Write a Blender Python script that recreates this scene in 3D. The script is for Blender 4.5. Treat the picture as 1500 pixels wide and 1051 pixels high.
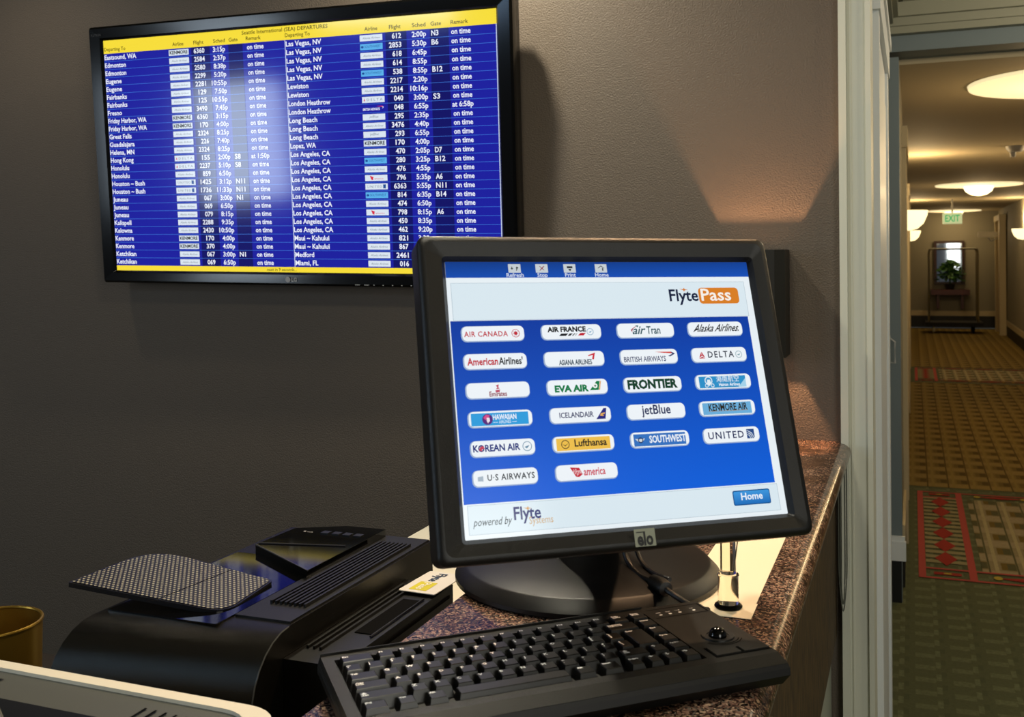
import bpy, bmesh, math, random
from math import sin, cos, pi, radians
from mathutils import Matrix, Vector

# ------------------------------------------------------------------ scene, camera, world, light
C = bpy.context.scene.collection
for o in list(bpy.data.objects): bpy.data.objects.remove(o)
scn = bpy.context.scene
E = 1.5                      # eye height; positions written as W(x, y, z above the eye)
def W(x, y, z): return Vector((x, y, z + E))

cam = bpy.data.cameras.new('camera'); cam_ob = bpy.data.objects.new('camera', cam); C.objects.link(cam_ob)
cr = Vector((0.93732226, 0.34829151, -0.0109548)).normalized()
cf = Vector((-0.34840193, 0.93728488, -0.0106369)).normalized()
cu = cr.cross(cf).normalized(); cr = cf.cross(cu)
M = Matrix((cr, cu, -cf)).transposed().to_4x4(); M.translation = W(0, 0, 0)
cam_ob.matrix_world = M
cam.sensor_width = 36; cam.sensor_fit = 'HORIZONTAL'
cam.lens = 1493.5 / 1500 * 36
cam.shift_x = -(781.67 - 750) / 1500
cam.shift_y = -(525.5 - 394.3) / 1500
cam.clip_start = .02
cam.dof.use_dof = True; cam.dof.focus_distance = 1.5; cam.dof.aperture_fstop = 13
scn.camera = cam_ob
scn.view_settings.view_transform = 'Standard'; scn.view_settings.look = 'None'
scn.view_settings.exposure = 0; scn.view_settings.gamma = 1; scn.view_settings.use_curve_mapping = False

world = bpy.data.worlds.new('world'); scn.world = world; world.use_nodes = True
world.node_tree.nodes['Background'].inputs[0].default_value = (.9, .95, 1, 1)
world.node_tree.nodes['Background'].inputs[1].default_value = .08

def lamp(name, kind, loc, power, color, rot=None, **kw):
    l = bpy.data.lights.new(name, kind); l.energy = power; l.color = color
    for k, v in kw.items(): setattr(l, k, v)
    o = bpy.data.objects.new(name, l); C.objects.link(o); o.location = loc
    if rot is not None: o.rotation_euler = rot
    return o
def aim(o, target):
    o.rotation_euler = (Vector(target) - o.location).to_track_quat('-Z', 'Y').to_euler()
WARM = (1, .72, .42); NEUT = (1, .88, .70)
# assumed recessed ceiling downlights above the television wall, no fixtures built
a = lamp('downlight_or_fill', 'SPOT', W(-1.00, 2.06, 1.07), 66, (1, .9, .70), spot_size=radians(165), spot_blend=1, shadow_soft_size=.035); aim(a, W(-1.0, 2.0, 0))
a = lamp('downlight_or_fill', 'SPOT', W(-2.43, 1.87, 1.07), 13, (1, .88, .68), spot_size=radians(150), spot_blend=1, shadow_soft_size=.035); aim(a, W(-2.45, 2.0, 0))
a = lamp('downlight_or_fill', 'SPOT', W(-.16, 1.78, 1.07), 62, (1, .62, .34), spot_size=radians(75), spot_blend=.9, shadow_soft_size=.025); aim(a, W(-.20, 1.1, -.4))
# assumed area lights behind the camera, no windows built, for reflections, glare and fill
a = lamp('assumed_lobby_light', 'AREA', W(-2.8, -.95, 1.0), 8, (.45, .68, 1), shape='RECTANGLE', size=.8, size_y=.25); aim(a, W(-.6, 1.4, -.3))  # added for the blue band reflected in the printer's front curve
a = lamp('assumed_lobby_light', 'AREA', W(1.9, -1.2, .3), 38, (1, .98, .88), shape='RECTANGLE', size=1.2, size_y=2.0); aim(a, W(0, 3.2, -.3))  # added to brighten the white casing
a = lamp('assumed_lobby_light', 'AREA', W(-4.5, -1.8, .22), 26, (.72, .86, 1), shape='RECTANGLE', size=.62, size_y=.85); aim(a, W(-1.6, 2.2, .3))  # placed where its reflection makes the glare patch on the display
a = lamp('counter_fill', 'AREA', W(-.42, .86, 1.07), 10, (1, .93, .74), shape='DISK', size=.22); aim(a, W(-.40, .92, -.4))  # added overhead fill: lights the key tops, leaves their sides dark

lamp('downlight_or_fill', 'POINT', W(1.3, 1.7, 1.0), 16, (1, .85, .6), shadow_soft_size=.06)  # added fill from the right to brighten the counter's front panel
lamp('downlight_or_fill', 'POINT', W(.9, 3.6, .9), 22, (1, .85, .6), shadow_soft_size=.06)  # unseen fill without a fixture, brightens the lobby carpet

# ------------------------------------------------------------------ materials
def lin(h):
    if isinstance(h, str):
        h = h.lstrip('#'); v = [int(h[i:i + 2], 16) / 255 for i in (0, 2, 4)]
    else: v = list(h)
    return tuple((c / 12.92 if c <= .04045 else ((c + .055) / 1.055) ** 2.4) for c in v) + (1,)
MATS = {}
def mat(name, color, rough=.5, metal=0, spec=.5, bump=None, emit=None, trans=0, ior=1.45, coat=0, vary=None):
    if name in MATS: return MATS[name]
    m = bpy.data.materials.new(name); m.use_nodes = True; nt = m.node_tree; b = nt.nodes['Principled BSDF']
    b.inputs['Base Color'].default_value = lin(color); b.inputs['Roughness'].default_value = rough
    b.inputs['Metallic'].default_value = metal; b.inputs['Specular IOR Level'].default_value = spec
    b.inputs['Transmission Weight'].default_value = trans; b.inputs['IOR'].default_value = ior
    b.inputs['Coat Weight'].default_value = coat; b.inputs['Coat Roughness'].default_value = .05
    if emit is not None:
        b.inputs['Emission Color'].default_value = lin(emit[0]); b.inputs['Emission Strength'].default_value = emit[1]
    tc = nt.nodes.new('ShaderNodeTexCoord')
    if vary:
        n = nt.nodes.new('ShaderNodeTexNoise'); n.inputs['Scale'].default_value = vary[0]; n.inputs['Detail'].default_value = 6
        r = nt.nodes.new('ShaderNodeValToRGB'); r.color_ramp.elements[0].color = lin(vary[1]); r.color_ramp.elements[1].color = lin(vary[2])
        r.color_ramp.elements[0].position = .35; r.color_ramp.elements[1].position = .65
        nt.links.new(tc.outputs['Object'], n.inputs['Vector']); nt.links.new(n.outputs['Fac'], r.inputs[0]); nt.links.new(r.outputs[0], b.inputs['Base Color'])
    if bump:
        n = nt.nodes.new('ShaderNodeTexNoise'); n.inputs['Scale'].default_value = bump[0]; n.inputs['Detail'].default_value = 3
        u = nt.nodes.new('ShaderNodeBump'); u.inputs['Strength'].default_value = bump[1]; u.inputs['Distance'].default_value = bump[2]
        nt.links.new(tc.outputs['Object'], n.inputs['Vector']); nt.links.new(n.outputs['Fac'], u.inputs['Height']); nt.links.new(u.outputs[0], b.inputs['Normal'])
    MATS[name] = m; return m
def glow(color, s=1.0):                       # a lit pixel colour of a screen, behind its gloss
    key = 'screen_%s_%.2f' % (color, s)
    return mat(key, '#020202', .10, spec=.45, emit=(color, s))

m_black = mat('black_plastic', '#090908', .38, bump=(900, .25, .0006))
m_bezel = mat('charcoal_bezel_plastic', '#141311', .36, spec=.5, bump=(1500, .35, .0008))
m_gloss = mat('gloss_black_plastic', '#050505', .07, spec=.6)
m_satin = mat('satin_black_metal', '#0b0b0b', .3, spec=.7, bump=(1800, .5, .0008))
m_tvb = mat('television_bezel', '#050505', .14, spec=.25)
m_dark = mat('dark_recess', '#020202', .9, spec=.1)
m_key = mat('key_plastic', '#0d0c09', .32, spec=.6)
m_case = mat('keyboard_case_plastic', '#110f0a', .38, spec=.42, bump=(1600, .4, .0006))
m_legend = mat('white_print', '#ffffff', .6)
m_white = mat('white_paint', '#d2d3c4', .45, bump=(60, .08, .002))
m_white2 = mat('bright_white_paint', '#dfe3e4', .4, bump=(60, .08, .002))
m_blue = mat('blue_grey_paint', '#6d797e', .6, bump=(300, .1, .001))
m_wall = mat('taupe_wall_paint', '#60564b', .6, spec=.45, bump=(270, .8, .0026))
m_corr = mat('corridor_wall_paint', '#7f7968', .7, bump=(200, .1, .001))
m_ceil = mat('ceiling_paint', '#a99c80', .8)
m_basehd = mat('black_vinyl_base', '#0b0c09', .5)
m_brass = mat('brushed_brass', '#a07f30', .32, metal=.8, bump=(500, .15, .0004))
m_chrome = mat('chrome', '#b8b4a6', .15, metal=1)
m_glass = mat('clear_glass', '#fff8ea', .02, trans=1, ior=1.22)
m_paper = mat('cream_paper', '#ece0c4', .7)
m_cream = mat('cream_plastic', '#e6e0cc', .45)
m_grey = mat('grey_plastic', '#4d504b', .5, bump=(900, .2, .0005))
m_navy = mat('dark_navy_gloss', '#10151d', .18)
m_plant = mat('dark_green_leaf', '#2f5a1e', .6)
m_red = mat('dark_red_lacquer', '#4a1210', .35)
m_greypr = mat('grey_print', '#b4b4b4', .5)

def nd(nt, t, **kw):
    n = nt.nodes.new(t)
    for k, v in kw.items(): setattr(n, k, v)
    return n
def granite():
    m = bpy.data.materials.new('polished_granite'); m.use_nodes = True; nt = m.node_tree; b = nt.nodes['Principled BSDF']
    tc = nd(nt, 'ShaderNodeTexCoord'); L = nt.links.new
    v = nd(nt, 'ShaderNodeTexVoronoi'); v.inputs['Scale'].default_value = 430; v.inputs['Randomness'].default_value = 1
    w = nd(nt, 'ShaderNodeTexNoise'); w.inputs['Scale'].default_value = 90; w.inputs['Detail'].default_value = 4
    mx = nd(nt, 'ShaderNodeMix', data_type='VECTOR'); mx.inputs['Factor'].default_value = .012
    L(tc.outputs['Object'], w.inputs['Vector']); L(tc.outputs['Object'], mx.inputs[4]); L(w.outputs['Color'], mx.inputs[5]); L(mx.outputs[1], v.inputs['Vector'])
    s = nd(nt, 'ShaderNodeSeparateColor'); L(v.outputs['Color'], s.inputs[0])
    r = nd(nt, 'ShaderNodeValToRGB'); r.color_ramp.interpolation = 'CONSTANT'
    cols = [(0, '#14100f'), (.20, '#4a3630'), (.36, '#755a50'), (.52, '#957a6c'), (.66, '#4e443e'), (.76, '#b8a08a'), (.86, '#6a6660'), (.93, '#2a2220')]
    for i, (p, c) in enumerate(cols):
        e = r.color_ramp.elements[i] if i < 2 else r.color_ramp.elements.new(p)
        e.position = p; e.color = lin(c)
    L(s.outputs[0], r.inputs[0])
    n2 = nd(nt, 'ShaderNodeTexNoise'); n2.inputs['Scale'].default_value = 14; n2.inputs['Detail'].default_value = 5
    r2 = nd(nt, 'ShaderNodeValToRGB'); r2.color_ramp.elements[0].color = lin('#9c8b74'); r2.color_ramp.elements[1].color = (1.0, .93, .86, 1)
    r2.color_ramp.elements[0].position = .35; r2.color_ramp.elements[1].position = .62
    L(tc.outputs['Object'], n2.inputs['Vector']); L(n2.outputs['Fac'], r2.inputs[0])
    mu = nd(nt, 'ShaderNodeMix', data_type='RGBA', blend_type='MULTIPLY'); mu.inputs[0].default_value = 1
    L(r.outputs[0], mu.inputs[6]); L(r2.outputs[0], mu.inputs[7]); L(mu.outputs[2], b.inputs['Base Color'])
    b.inputs['Roughness'].default_value = .2; b.inputs['Specular IOR Level'].default_value = .35
    return m
m_granite = granite()
def mth(nt, op, a, b=None, c=None):
    n = nd(nt, 'ShaderNodeMath', operation=op)
    for i, v in enumerate((a, b, c)):
        if v is None: continue
        if isinstance(v, (int, float)): n.inputs[i].default_value = v
        else: nt.links.new(v, n.inputs[i])
    return n.outputs[0]
def band(nt, v, lo, hi): return mth(nt, 'MULTIPLY', mth(nt, 'GREATER_THAN', v, lo), mth(nt, 'LESS_THAN', v, hi))
def mixc(nt, f, a, b):
    n = nd(nt, 'ShaderNodeMix', data_type='RGBA'); nt.links.new(f, n.inputs[0])
    for i, v in ((6, a), (7, b)):
        if isinstance(v, str): n.inputs[i].default_value = lin(v)
        else: nt.links.new(v, n.inputs[i])
    return n.outputs[2]
def carpet(name, kind):
    m = bpy.data.materials.new(name); m.use_nodes = True; nt = m.node_tree; b = nt.nodes['Principled BSDF']; L = nt.links.new
    g = nd(nt, 'ShaderNodeNewGeometry'); s = nd(nt, 'ShaderNodeSeparateXYZ'); L(g.outputs['Position'], s.inputs[0])
    x, y = s.outputs[0], s.outputs[1]
    fx = mth(nt, 'FRACT', mth(nt, 'ADD', mth(nt, 'DIVIDE', x, .125), 20.3)); fy = mth(nt, 'FRACT', mth(nt, 'DIVIDE', y, .27 if kind != 'lobby' else .115))
    nz = nd(nt, 'ShaderNodeTexNoise'); nz.inputs['Scale'].default_value = 70; nz.inputs['Detail'].default_value = 5; L(g.outputs['Position'], nz.inputs['Vector'])
    if kind == 'lobby':
        c = mixc(nt, mth(nt, 'MULTIPLY', band(nt, fx, .3, .85), band(nt, fy, .1, .45)), '#5f6248', '#7a7c5e')
        c = mixc(nt, mth(nt, 'MULTIPLY', band(nt, fx, .86, 1.0), band(nt, fy, .3, .8)), c, '#7f8264')
        c = mixc(nt, mth(nt, 'MULTIPLY', band(nt, fx, .0, .14), band(nt, fy, .6, 1.0)), c, '#525640')
        c = mixc(nt, mth(nt, 'MULTIPLY', nz.outputs['Fac'], 1.15), c, '#50543c')
    else:
        base, light, dk, line = ('#86703c', '#97804a', '#56441c', '#947e44') if kind == 'field' else ('#94886a', '#a4967a', '#57583e', '#b4a882')
        c = mixc(nt, band(nt, fy, 0, .42), base, light)
        c = mixc(nt, mth(nt, 'MULTIPLY', band(nt, fx, .40, .92), band(nt, fy, .48, .92)), c, '#74602e')
        c = mixc(nt, mth(nt, 'MULTIPLY', band(nt, fx, .62, .92), band(nt, fy, .50, .88)), c, dk)
        c = mixc(nt, band(nt, fx, .93, 1.0), c, dk)
        c = mixc(nt, band(nt, fx, .16, .30), c, line)
        c = mixc(nt, mth(nt, 'MULTIPLY', nz.outputs['Fac'], .5), c, '#4a3d1a')
    L(c, b.inputs['Base Color']); b.inputs['Roughness'].default_value = .95; b.inputs['Specular IOR Level'].default_value = .1
    u = nd(nt, 'ShaderNodeBump'); u.inputs['Strength'].default_value = .6; u.inputs['Distance'].default_value = .004; L(nz.outputs['Fac'], u.inputs['Height']); L(u.outputs[0], b.inputs['Normal'])
    return m
def mesh_plate():
    m = bpy.data.materials.new('dimpled_mesh_plate'); m.use_nodes = True; nt = m.node_tree; b = nt.nodes['Principled BSDF']; L = nt.links.new
    tc = nd(nt, 'ShaderNodeTexCoord'); s = nd(nt, 'ShaderNodeSeparateXYZ'); L(tc.outputs['Object'], s.inputs[0])
    p = .0056
    yy = mth(nt, 'DIVIDE', s.outputs[1], p); row = mth(nt, 'FLOOR', yy)
    xx = mth(nt, 'ADD', mth(nt, 'DIVIDE', s.outputs[0], p), mth(nt, 'MULTIPLY', row, .5))
    fx = mth(nt, 'SUBTRACT', mth(nt, 'FRACT', mth(nt, 'ADD', xx, 500)), .5); fy = mth(nt, 'SUBTRACT', mth(nt, 'FRACT', mth(nt, 'ADD', yy, 500)), .5)
    d = mth(nt, 'ADD', mth(nt, 'MULTIPLY', fx, fx), mth(nt, 'MULTIPLY', fy, fy))
    L(mixc(nt, mth(nt, 'LESS_THAN', d, .075), '#090908', '#a19c84'), b.inputs['Base Color']); b.inputs['Roughness'].default_value = .35
    return m
def wood():
    m = bpy.data.materials.new('dark_olive_laminate'); m.use_nodes = True; nt = m.node_tree; b = nt.nodes['Principled BSDF']; L = nt.links.new
    g = nd(nt, 'ShaderNodeNewGeometry'); mp = nd(nt, 'ShaderNodeMapping'); mp.inputs['Scale'].default_value = (60, 60, 9); L(g.outputs['Position'], mp.inputs[0])
    n = nd(nt, 'ShaderNodeTexNoise'); n.inputs['Scale'].default_value = 3; n.inputs['Detail'].default_value = 6; L(mp.outputs[0], n.inputs['Vector'])
    r = nd(nt, 'ShaderNodeValToRGB'); r.color_ramp.elements[0].color = lin('#2b1f0e'); r.color_ramp.elements[1].color = lin('#5a4624'); r.color_ramp.elements[0].position = .35; r.color_ramp.elements[1].position = .68
    L(n.outputs['Fac'], r.inputs[0]); L(r.outputs[0], b.inputs['Base Color']); b.inputs['Roughness'].default_value = .7
    return m

# ------------------------------------------------------------------ builders (world coordinates in, parented objects out)
WM = {}
def link(o, parent, kw):
    C.objects.link(o)
    if parent is not None: o.parent = parent
    for k, v in kw.items(): o[k] = v
    return o
def obj(name, bm, m, parent=None, smooth=False, bevel=0, loc=None, sharp=40, **kw):
    me = bpy.data.meshes.new(name)
    if bevel:
        bmesh.ops.bevel(bm, geom=[e for e in bm.edges if e.is_manifold and e.calc_face_angle(0) > .5], offset=bevel, segments=2, affect='EDGES', clamp_overlap=True)
    bmesh.ops.recalc_face_normals(bm, faces=bm.faces)
    base = WM[parent.name] if parent is not None else (Matrix.Translation(loc) if loc is not None else Matrix.Identity(4))
    bm.transform(base.inverted()); bm.to_mesh(me); bm.free()
    if smooth:
        for p in me.polygons: p.use_smooth = True
        me.set_sharp_from_angle(angle=radians(sharp))
    for mm in (m if isinstance(m, (list, tuple)) else [m]): me.materials.append(mm)
    o = bpy.data.objects.new(name, me)
    if parent is None: o.matrix_world = base
    WM[o.name] = base.copy()
    return link(o, parent, kw)
def thing(name, label, cat, loc, rotz=0, group=None):
    o = bpy.data.objects.new(name, None); C.objects.link(o); o.empty_display_size = .05
    o.location = loc; o.rotation_euler = (0, 0, rotz); WM[o.name] = Matrix.Translation(loc) @ Matrix.Rotation(rotz, 4, 'Z')
    o['label'] = label; o['category'] = cat
    if group: o['group'] = group
    return o
def st(name, bm, m, **kw): return obj(name, bm, m, None, kind='structure', **kw)
def new(): return bmesh.new()
def add_box(bm, x0, x1, y0, y1, z0, z1, T=None):
    vs = [bm.verts.new(((T @ Vector((x, y, z))) if T is not None else Vector((x, y, z)))) for x in (x0, x1) for y in (y0, y1) for z in (z0, z1)]
    for f in ((0, 1, 3, 2), (4, 6, 7, 5), (0, 4, 5, 1), (2, 3, 7, 6), (0, 2, 6, 4), (1, 5, 7, 3)): bm.faces.new([vs[i] for i in f])
    return bm
def wbox(x0, x1, y0, y1, z0, z1): return add_box(new(), x0, x1, y0, y1, z0 + E, z1 + E)
def loops(bm, rings, T=None, cap0=True, cap1=True, closed=True):
    R = []
    for ring in rings: R.append([bm.verts.new((T @ Vector(p)) if T is not None else Vector(p)) for p in ring])
    for a, b in zip(R, R[1:]):
        n = len(a)
        for i in range(n if closed else n - 1): bm.faces.new((a[i], a[(i + 1) % n], b[(i + 1) % n], b[i]))
    if cap0: bm.faces.new(R[0])
    if cap1: bm.faces.new(R[-1])
    return bm
def prism(bm, pts, z0, z1, T=None): return loops(bm, [[(p[0], p[1], z0) for p in pts], [(p[0], p[1], z1) for p in pts]], T)
def flat(bm, pts, z=0, T=None):
    bm.faces.new([bm.verts.new((T @ Vector((p[0], p[1], z))) if T is not None else Vector((p[0], p[1], z))) for p in pts]); return bm
def rrect(x0, x1, y0, y1, r, n=5):
    out = []
    for cx, cy, a0 in ((x1 - r, y1 - r, 0), (x0 + r, y1 - r, 90), (x0 + r, y0 + r, 180), (x1 - r, y0 + r, 270)):
        for k in range(n + 1):
            a = radians(a0 + 90 * k / n); out.append((cx + r * cos(a), cy + r * sin(a)))
    return out
def ell(cx, cy, rx, ry, n=24, a0=0, a1=360):
    k = n if a1 - a0 >= 360 else n + 1
    return [(cx + rx * cos(radians(a0 + (a1 - a0) * i / n)), cy + ry * sin(radians(a0 + (a1 - a0) * i / n))) for i in range(k)]
def lathe(bm, prof, T=None, n=32):
    return loops(bm, [[(max(r, 1e-5) * cos(2 * pi * i / n), max(r, 1e-5) * sin(2 * pi * i / n), z) for i in range(n)] for r, z in prof], T)
def tube(bm, pts, r, n=8):
    pts = [Vector(p) for p in pts]; rings = []
    for i, p in enumerate(pts):
        t = (pts[min(i + 1, len(pts) - 1)] - pts[max(i - 1, 0)]).normalized()
        u = t.cross(Vector((0, 0, 1)));
        if u.length < .05: u = t.cross(Vector((0, 1, 0)))
        u.normalize(); v = t.cross(u)
        rr = r[i] if isinstance(r, (list, tuple)) else r
        rings.append([p + (u * cos(2 * pi * k / n) + v * sin(2 * pi * k / n)) * rr for k in range(n)])
    return loops(bm, rings)
def smooth_path(pts, n=6):
    pts = [Vector(p) for p in pts]; out = []
    for i in range(len(pts) - 1):
        p0, p1, p2, p3 = pts[max(i - 1, 0)], pts[i], pts[i + 1], pts[min(i + 2, len(pts) - 1)]
        for k in range(n):
            t = k / n; out.append(.5 * ((2 * p1) + (p2 - p0) * t + (2 * p0 - 5 * p1 + 4 * p2 - p3) * t * t + (3 * p1 - p0 - 3 * p2 + p3) * t ** 3))
    return out + [pts[-1]]
GL = {}
def text(bm, s, x, y, h, z=0, T=None, align='L', w=None, shear=0, bold=0, res=2, spacing=1.0):
    """flat lettering: cap height h, baseline at y, squeezed to width w"""
    key = (s, bold, res, spacing)
    if key not in GL:
        c = bpy.data.curves.new('lettering', 'FONT'); c.body = s; c.resolution_u = res; c.offset = bold; c.space_character = spacing
        o = bpy.data.objects.new('lettering', c); me = bpy.data.meshes.new_from_object(o)
        GL[key] = ([tuple(v.co) for v in me.vertices], [tuple(p.vertices) for p in me.polygons])
        bpy.data.objects.remove(o); bpy.data.curves.remove(c); bpy.data.meshes.remove(me)
    vs, fs = GL[key]
    if not vs: return bm
    x0 = min(v[0] for v in vs); x1 = max(v[0] for v in vs); k = h / .686; kx = (w / (x1 - x0)) if w else k
    ox = {'L': -x0 * kx, 'R': -x1 * kx, 'C': -(x0 + x1) / 2 * kx}[align]
    out = []
    for v in vs:
        p = Vector((x + ox + v[0] * kx + shear * v[1] * k, y + v[1] * k, z)); out.append(bm.verts.new(T @ p if T is not None else p))
    for f in fs:
        try: bm.faces.new([out[i] for i in f])
        except ValueError: pass
    return bm
AW = {**dict.fromkeys('abdeghnopqu0123456789_L#$?', .556), **dict.fromkeys('cksvxyzJ', .5), **dict.fromkeys('ft ,.:/I![]', .278), **dict.fromkeys('ijl', .222), 'r': .333, 'm': .833, 'M': .833, 'w': .722, 'W': .944,
      **dict.fromkeys('ABEKPSVXY', .667), **dict.fromkeys('CDHNRUw', .722), **dict.fromkeys('GOQ', .778), **dict.fromkeys('FTZ', .611), '~': .584, '(': .333, ')': .333}
def grotesque_width(s, h): return (sum(AW.get(c, .556) for c in s) - .06) * h / .716
def frame(origin, yaw, tilt, roll):
    a = Vector((cos(yaw), sin(yaw), 0)); n = Vector((-sin(yaw), cos(yaw), 0)); b = cos(tilt) * Vector((0, 0, 1)) + sin(tilt) * n
    a2 = cos(roll) * a + sin(roll) * b; b2 = -sin(roll) * a + cos(roll) * b
    M = Matrix((a2, b2, a2.cross(b2))).transposed().to_4x4(); M.translation = origin; return M

# ------------------------------------------------------------------ the setting
YW = 2.356; ZC = -.415
st('wall_back', wbox(-5, -.147, YW, YW + .12, -E, 1.16), m_wall)
bm = wbox(-6, -.10, YW + .12, YW + .2, -E, 1.2)
# lobby floor, corridor floor
def plane(x0, x1, y0, y1, z): return flat(new(), [(x0, y0), (x1, y0), (x1, y1), (x0, y1)], z)
st('floor', plane(-6, 4, -4, 22.2, 0), carpet('green_carpet', 'lobby'))
fl = bpy.data.objects['floor']
m_field = carpet('gold_field_carpet', 'field'); m_pan = carpet('ivory_block_carpet', 'panel')
m_cred = mat('red_carpet_yarn', '#a84c46', .95, spec=.1, bump=(90, .5, .003)); m_cred2 = mat('deep_red_carpet_yarn', '#93332b', .95, spec=.1, bump=(90, .5, .003))
m_cgrn = mat('green_carpet_yarn', '#4c4e38', .95, spec=.1, bump=(90, .5, .003)); m_ctan = mat('tan_carpet_yarn', '#8e8564', .95, spec=.1, bump=(90, .5, .003)); m_cyel = mat('yellow_carpet_yarn', '#b09a40', .95, spec=.1)
bm = plane(-.05, 1.75, 7.02, 12.7, .002); flat(bm, [(-.05, 14.45), (1.75, 14.45), (1.75, 21.9), (-.05, 21.9)], .002)
obj('carpet_field', bm, m_field, fl)
def border(y0, y1):
    z = .003; L = y1 - y0
    obj('carpet_panel', plane(.30, 1.42, y0 + .17, y1 - .17, z), m_pan, fl)
    bm = new()
    for i in range(17):
        yy = y0 + .26 + (L - .46) * i / 16
        flat(bm, [(.052, yy), (.238, yy), (.238, yy + .05), (.052, yy + .05)], z)
    obj('carpet_stripe', bm, m_ctan, fl, kind='stuff')
    bm = new()
    for xa, xb in ((.018, .05), (.238, .272), (1.46, 1.49), (1.66, 1.69)): flat(bm, [(xa, y0), (xb, y0), (xb, y1), (xa, y1)], z + .0005)
    for xa, xb, ya in ((.05, 1.66, y0), (.05, 1.66, y0 + .15), (.05, 1.66, y1 - .03), (.05, .24, y1 - .17)): flat(bm, [(xa, ya), (xb, ya), (xb, ya + .022), (xa, ya + .022)], z + .0006)
    obj('carpet_band', bm, m_cred, fl)
    for i in range(6):
        cy = y0 + .34 + (L - .62) * (i + .0) / 5; hy = (L - .62) / 10
        obj('carpet_diamond', flat(new(), [(.145 - .052, cy), (.145, cy - hy), (.145 + .052, cy), (.145, cy + hy)], z + .001), m_cred2, fl)
    bm = new(); by = new()
    for ya in (y0 + .045, y1 - .12):
        flat(bm, [(.085, ya + .02), (.205, ya + .02), (.205, ya + .06), (.085, ya + .06)], z + .001)
        flat(by, ell(.145, ya + .04, .02, .012, 8), z + .002)
        for k in range(3):
            xa = .34 + k * .36
            flat(bm, [(xa, ya + .04), (xa + .15, ya + .01), (xa + .30, ya + .04), (xa + .15, ya + .07)], z + .001)
            for q in (.02, .28): flat(by, ell(xa + q, ya + .04, .02, .028, 8), z + .0015)
    obj('carpet_medallion', bm, m_cred2, fl); obj('carpet_rosette', by, m_cyel, fl)
border(5.03, 6.87); border(12.85, 14.35)
# lobby ceiling and header over the corridor mouth
st('ceiling', wbox(-6, 4, -4, 4.65, 1.105, 1.16), mat('lobby_ceiling_paint', '#8e8672', .8))
st('wall_header', wbox(-.10, 4, 4.65, 4.85, .868, 1.105), m_blue)
bm = wbox(-.10, 4, 4.60, 4.65, .935, .965); add_box(bm, -.10, 4, 4.585, 4.65, .965 + E, 1.0 + E); add_box(bm, -.10, 4, 4.56, 4.65, 1.0 + E, 1.06 + E); add_box(bm, -.10, 4, 4.54, 4.65, 1.06 + E, 1.105 + E)
st('trim_1', bm, mat('cornice_paint', '#8f8f7e', .5), bevel=.006)
bm = wbox(-.10, -.07, 3.5, 4.56, .97, 1.0); add_box(bm, -.10, -.05, 3.5, 4.56, 1.0 + E, 1.06 + E); add_box(bm, -.10, -.03, 3.5, 4.56, 1.06 + E, 1.105 + E)
st('trim_2', bm, MATS['cornice_paint'], bevel=.004)
# casing at the end of the television wall
bm = wbox(-.147, -.083, YW - .012, YW + .14, -E, 1.105)
add_box(bm, -.150, -.134, YW - .024, YW - .012, 0, 1.1 + E); add_box(bm, -.094, -.083, YW - .020, YW - .012, 0, 1.1 + E); add_box(bm, -.128, -.124, YW - .015, YW - .012, 0, 1.1 + E)
st('trim_3', bm, m_white, bevel=.002)
# side wall running back from the casing, with its white door
st('wall_left', wbox(-.20, -.086, YW + .14, 3.55, -E, 1.105), m_white)
st('wall_pier', wbox(-.25, -.10, 3.55, 4.65, -E, 1.105), m_blue)
st('wall_pier_face', wbox(-.20, -.050, 4.65, 4.85, -E, .845), m_blue)
bm = wbox(-.10, -.034, 4.63, 4.65, -1.318, -1.235); add_box(bm, -.10, -.038, 4.636, 4.65, -1.235 + E, -1.214 + E)
st('baseboard_pier', bm, m_white2, bevel=.004)
st('baseboard_pier_base', wbox(-.10, -.052, 4.636, 4.65, -E, -1.318), m_basehd)
bm = wbox(-.086, -.070, 2.52, 2.60, -E, .57); add_box(bm, -.086, -.070, 3.40, 3.50, 0, .57 + E)
add_box(bm, -.086, -.066, 2.50, 3.52, .57 + E, .66 + E); add_box(bm, -.086, -.060, 2.49, 3.53, .66 + E, .69 + E)
st('trim_4', bm, m_white2, bevel=.004)
dr = st('door_1', wbox(-.086, -.078, 2.60, 3.40, -E, .57), m_white2)
obj('door_panel', wbox(-.078, -.074, 2.70, 3.30, -.3, .45), m_white2, dr, bevel=.002)
# small pull plate on the pier face
t = thing('door_pull', 'small grey rectangular pull on the blue-grey pier at the corridor mouth', 'handle', W(-.083, 4.65, -.47))
obj('mount', wbox(-.096, -.092, 4.640, 4.65, -.47, -.35), m_greypr, t)
obj('grip', tube(new(), [W(-.094, 4.645, -.36), W(-.094, 4.62, -.36), W(-.073, 4.615, -.375), W(-.073, 4.615, -.465), W(-.094, 4.62, -.465), W(-.094, 4.645, -.465)], .004, 6), m_greypr, t)

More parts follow.
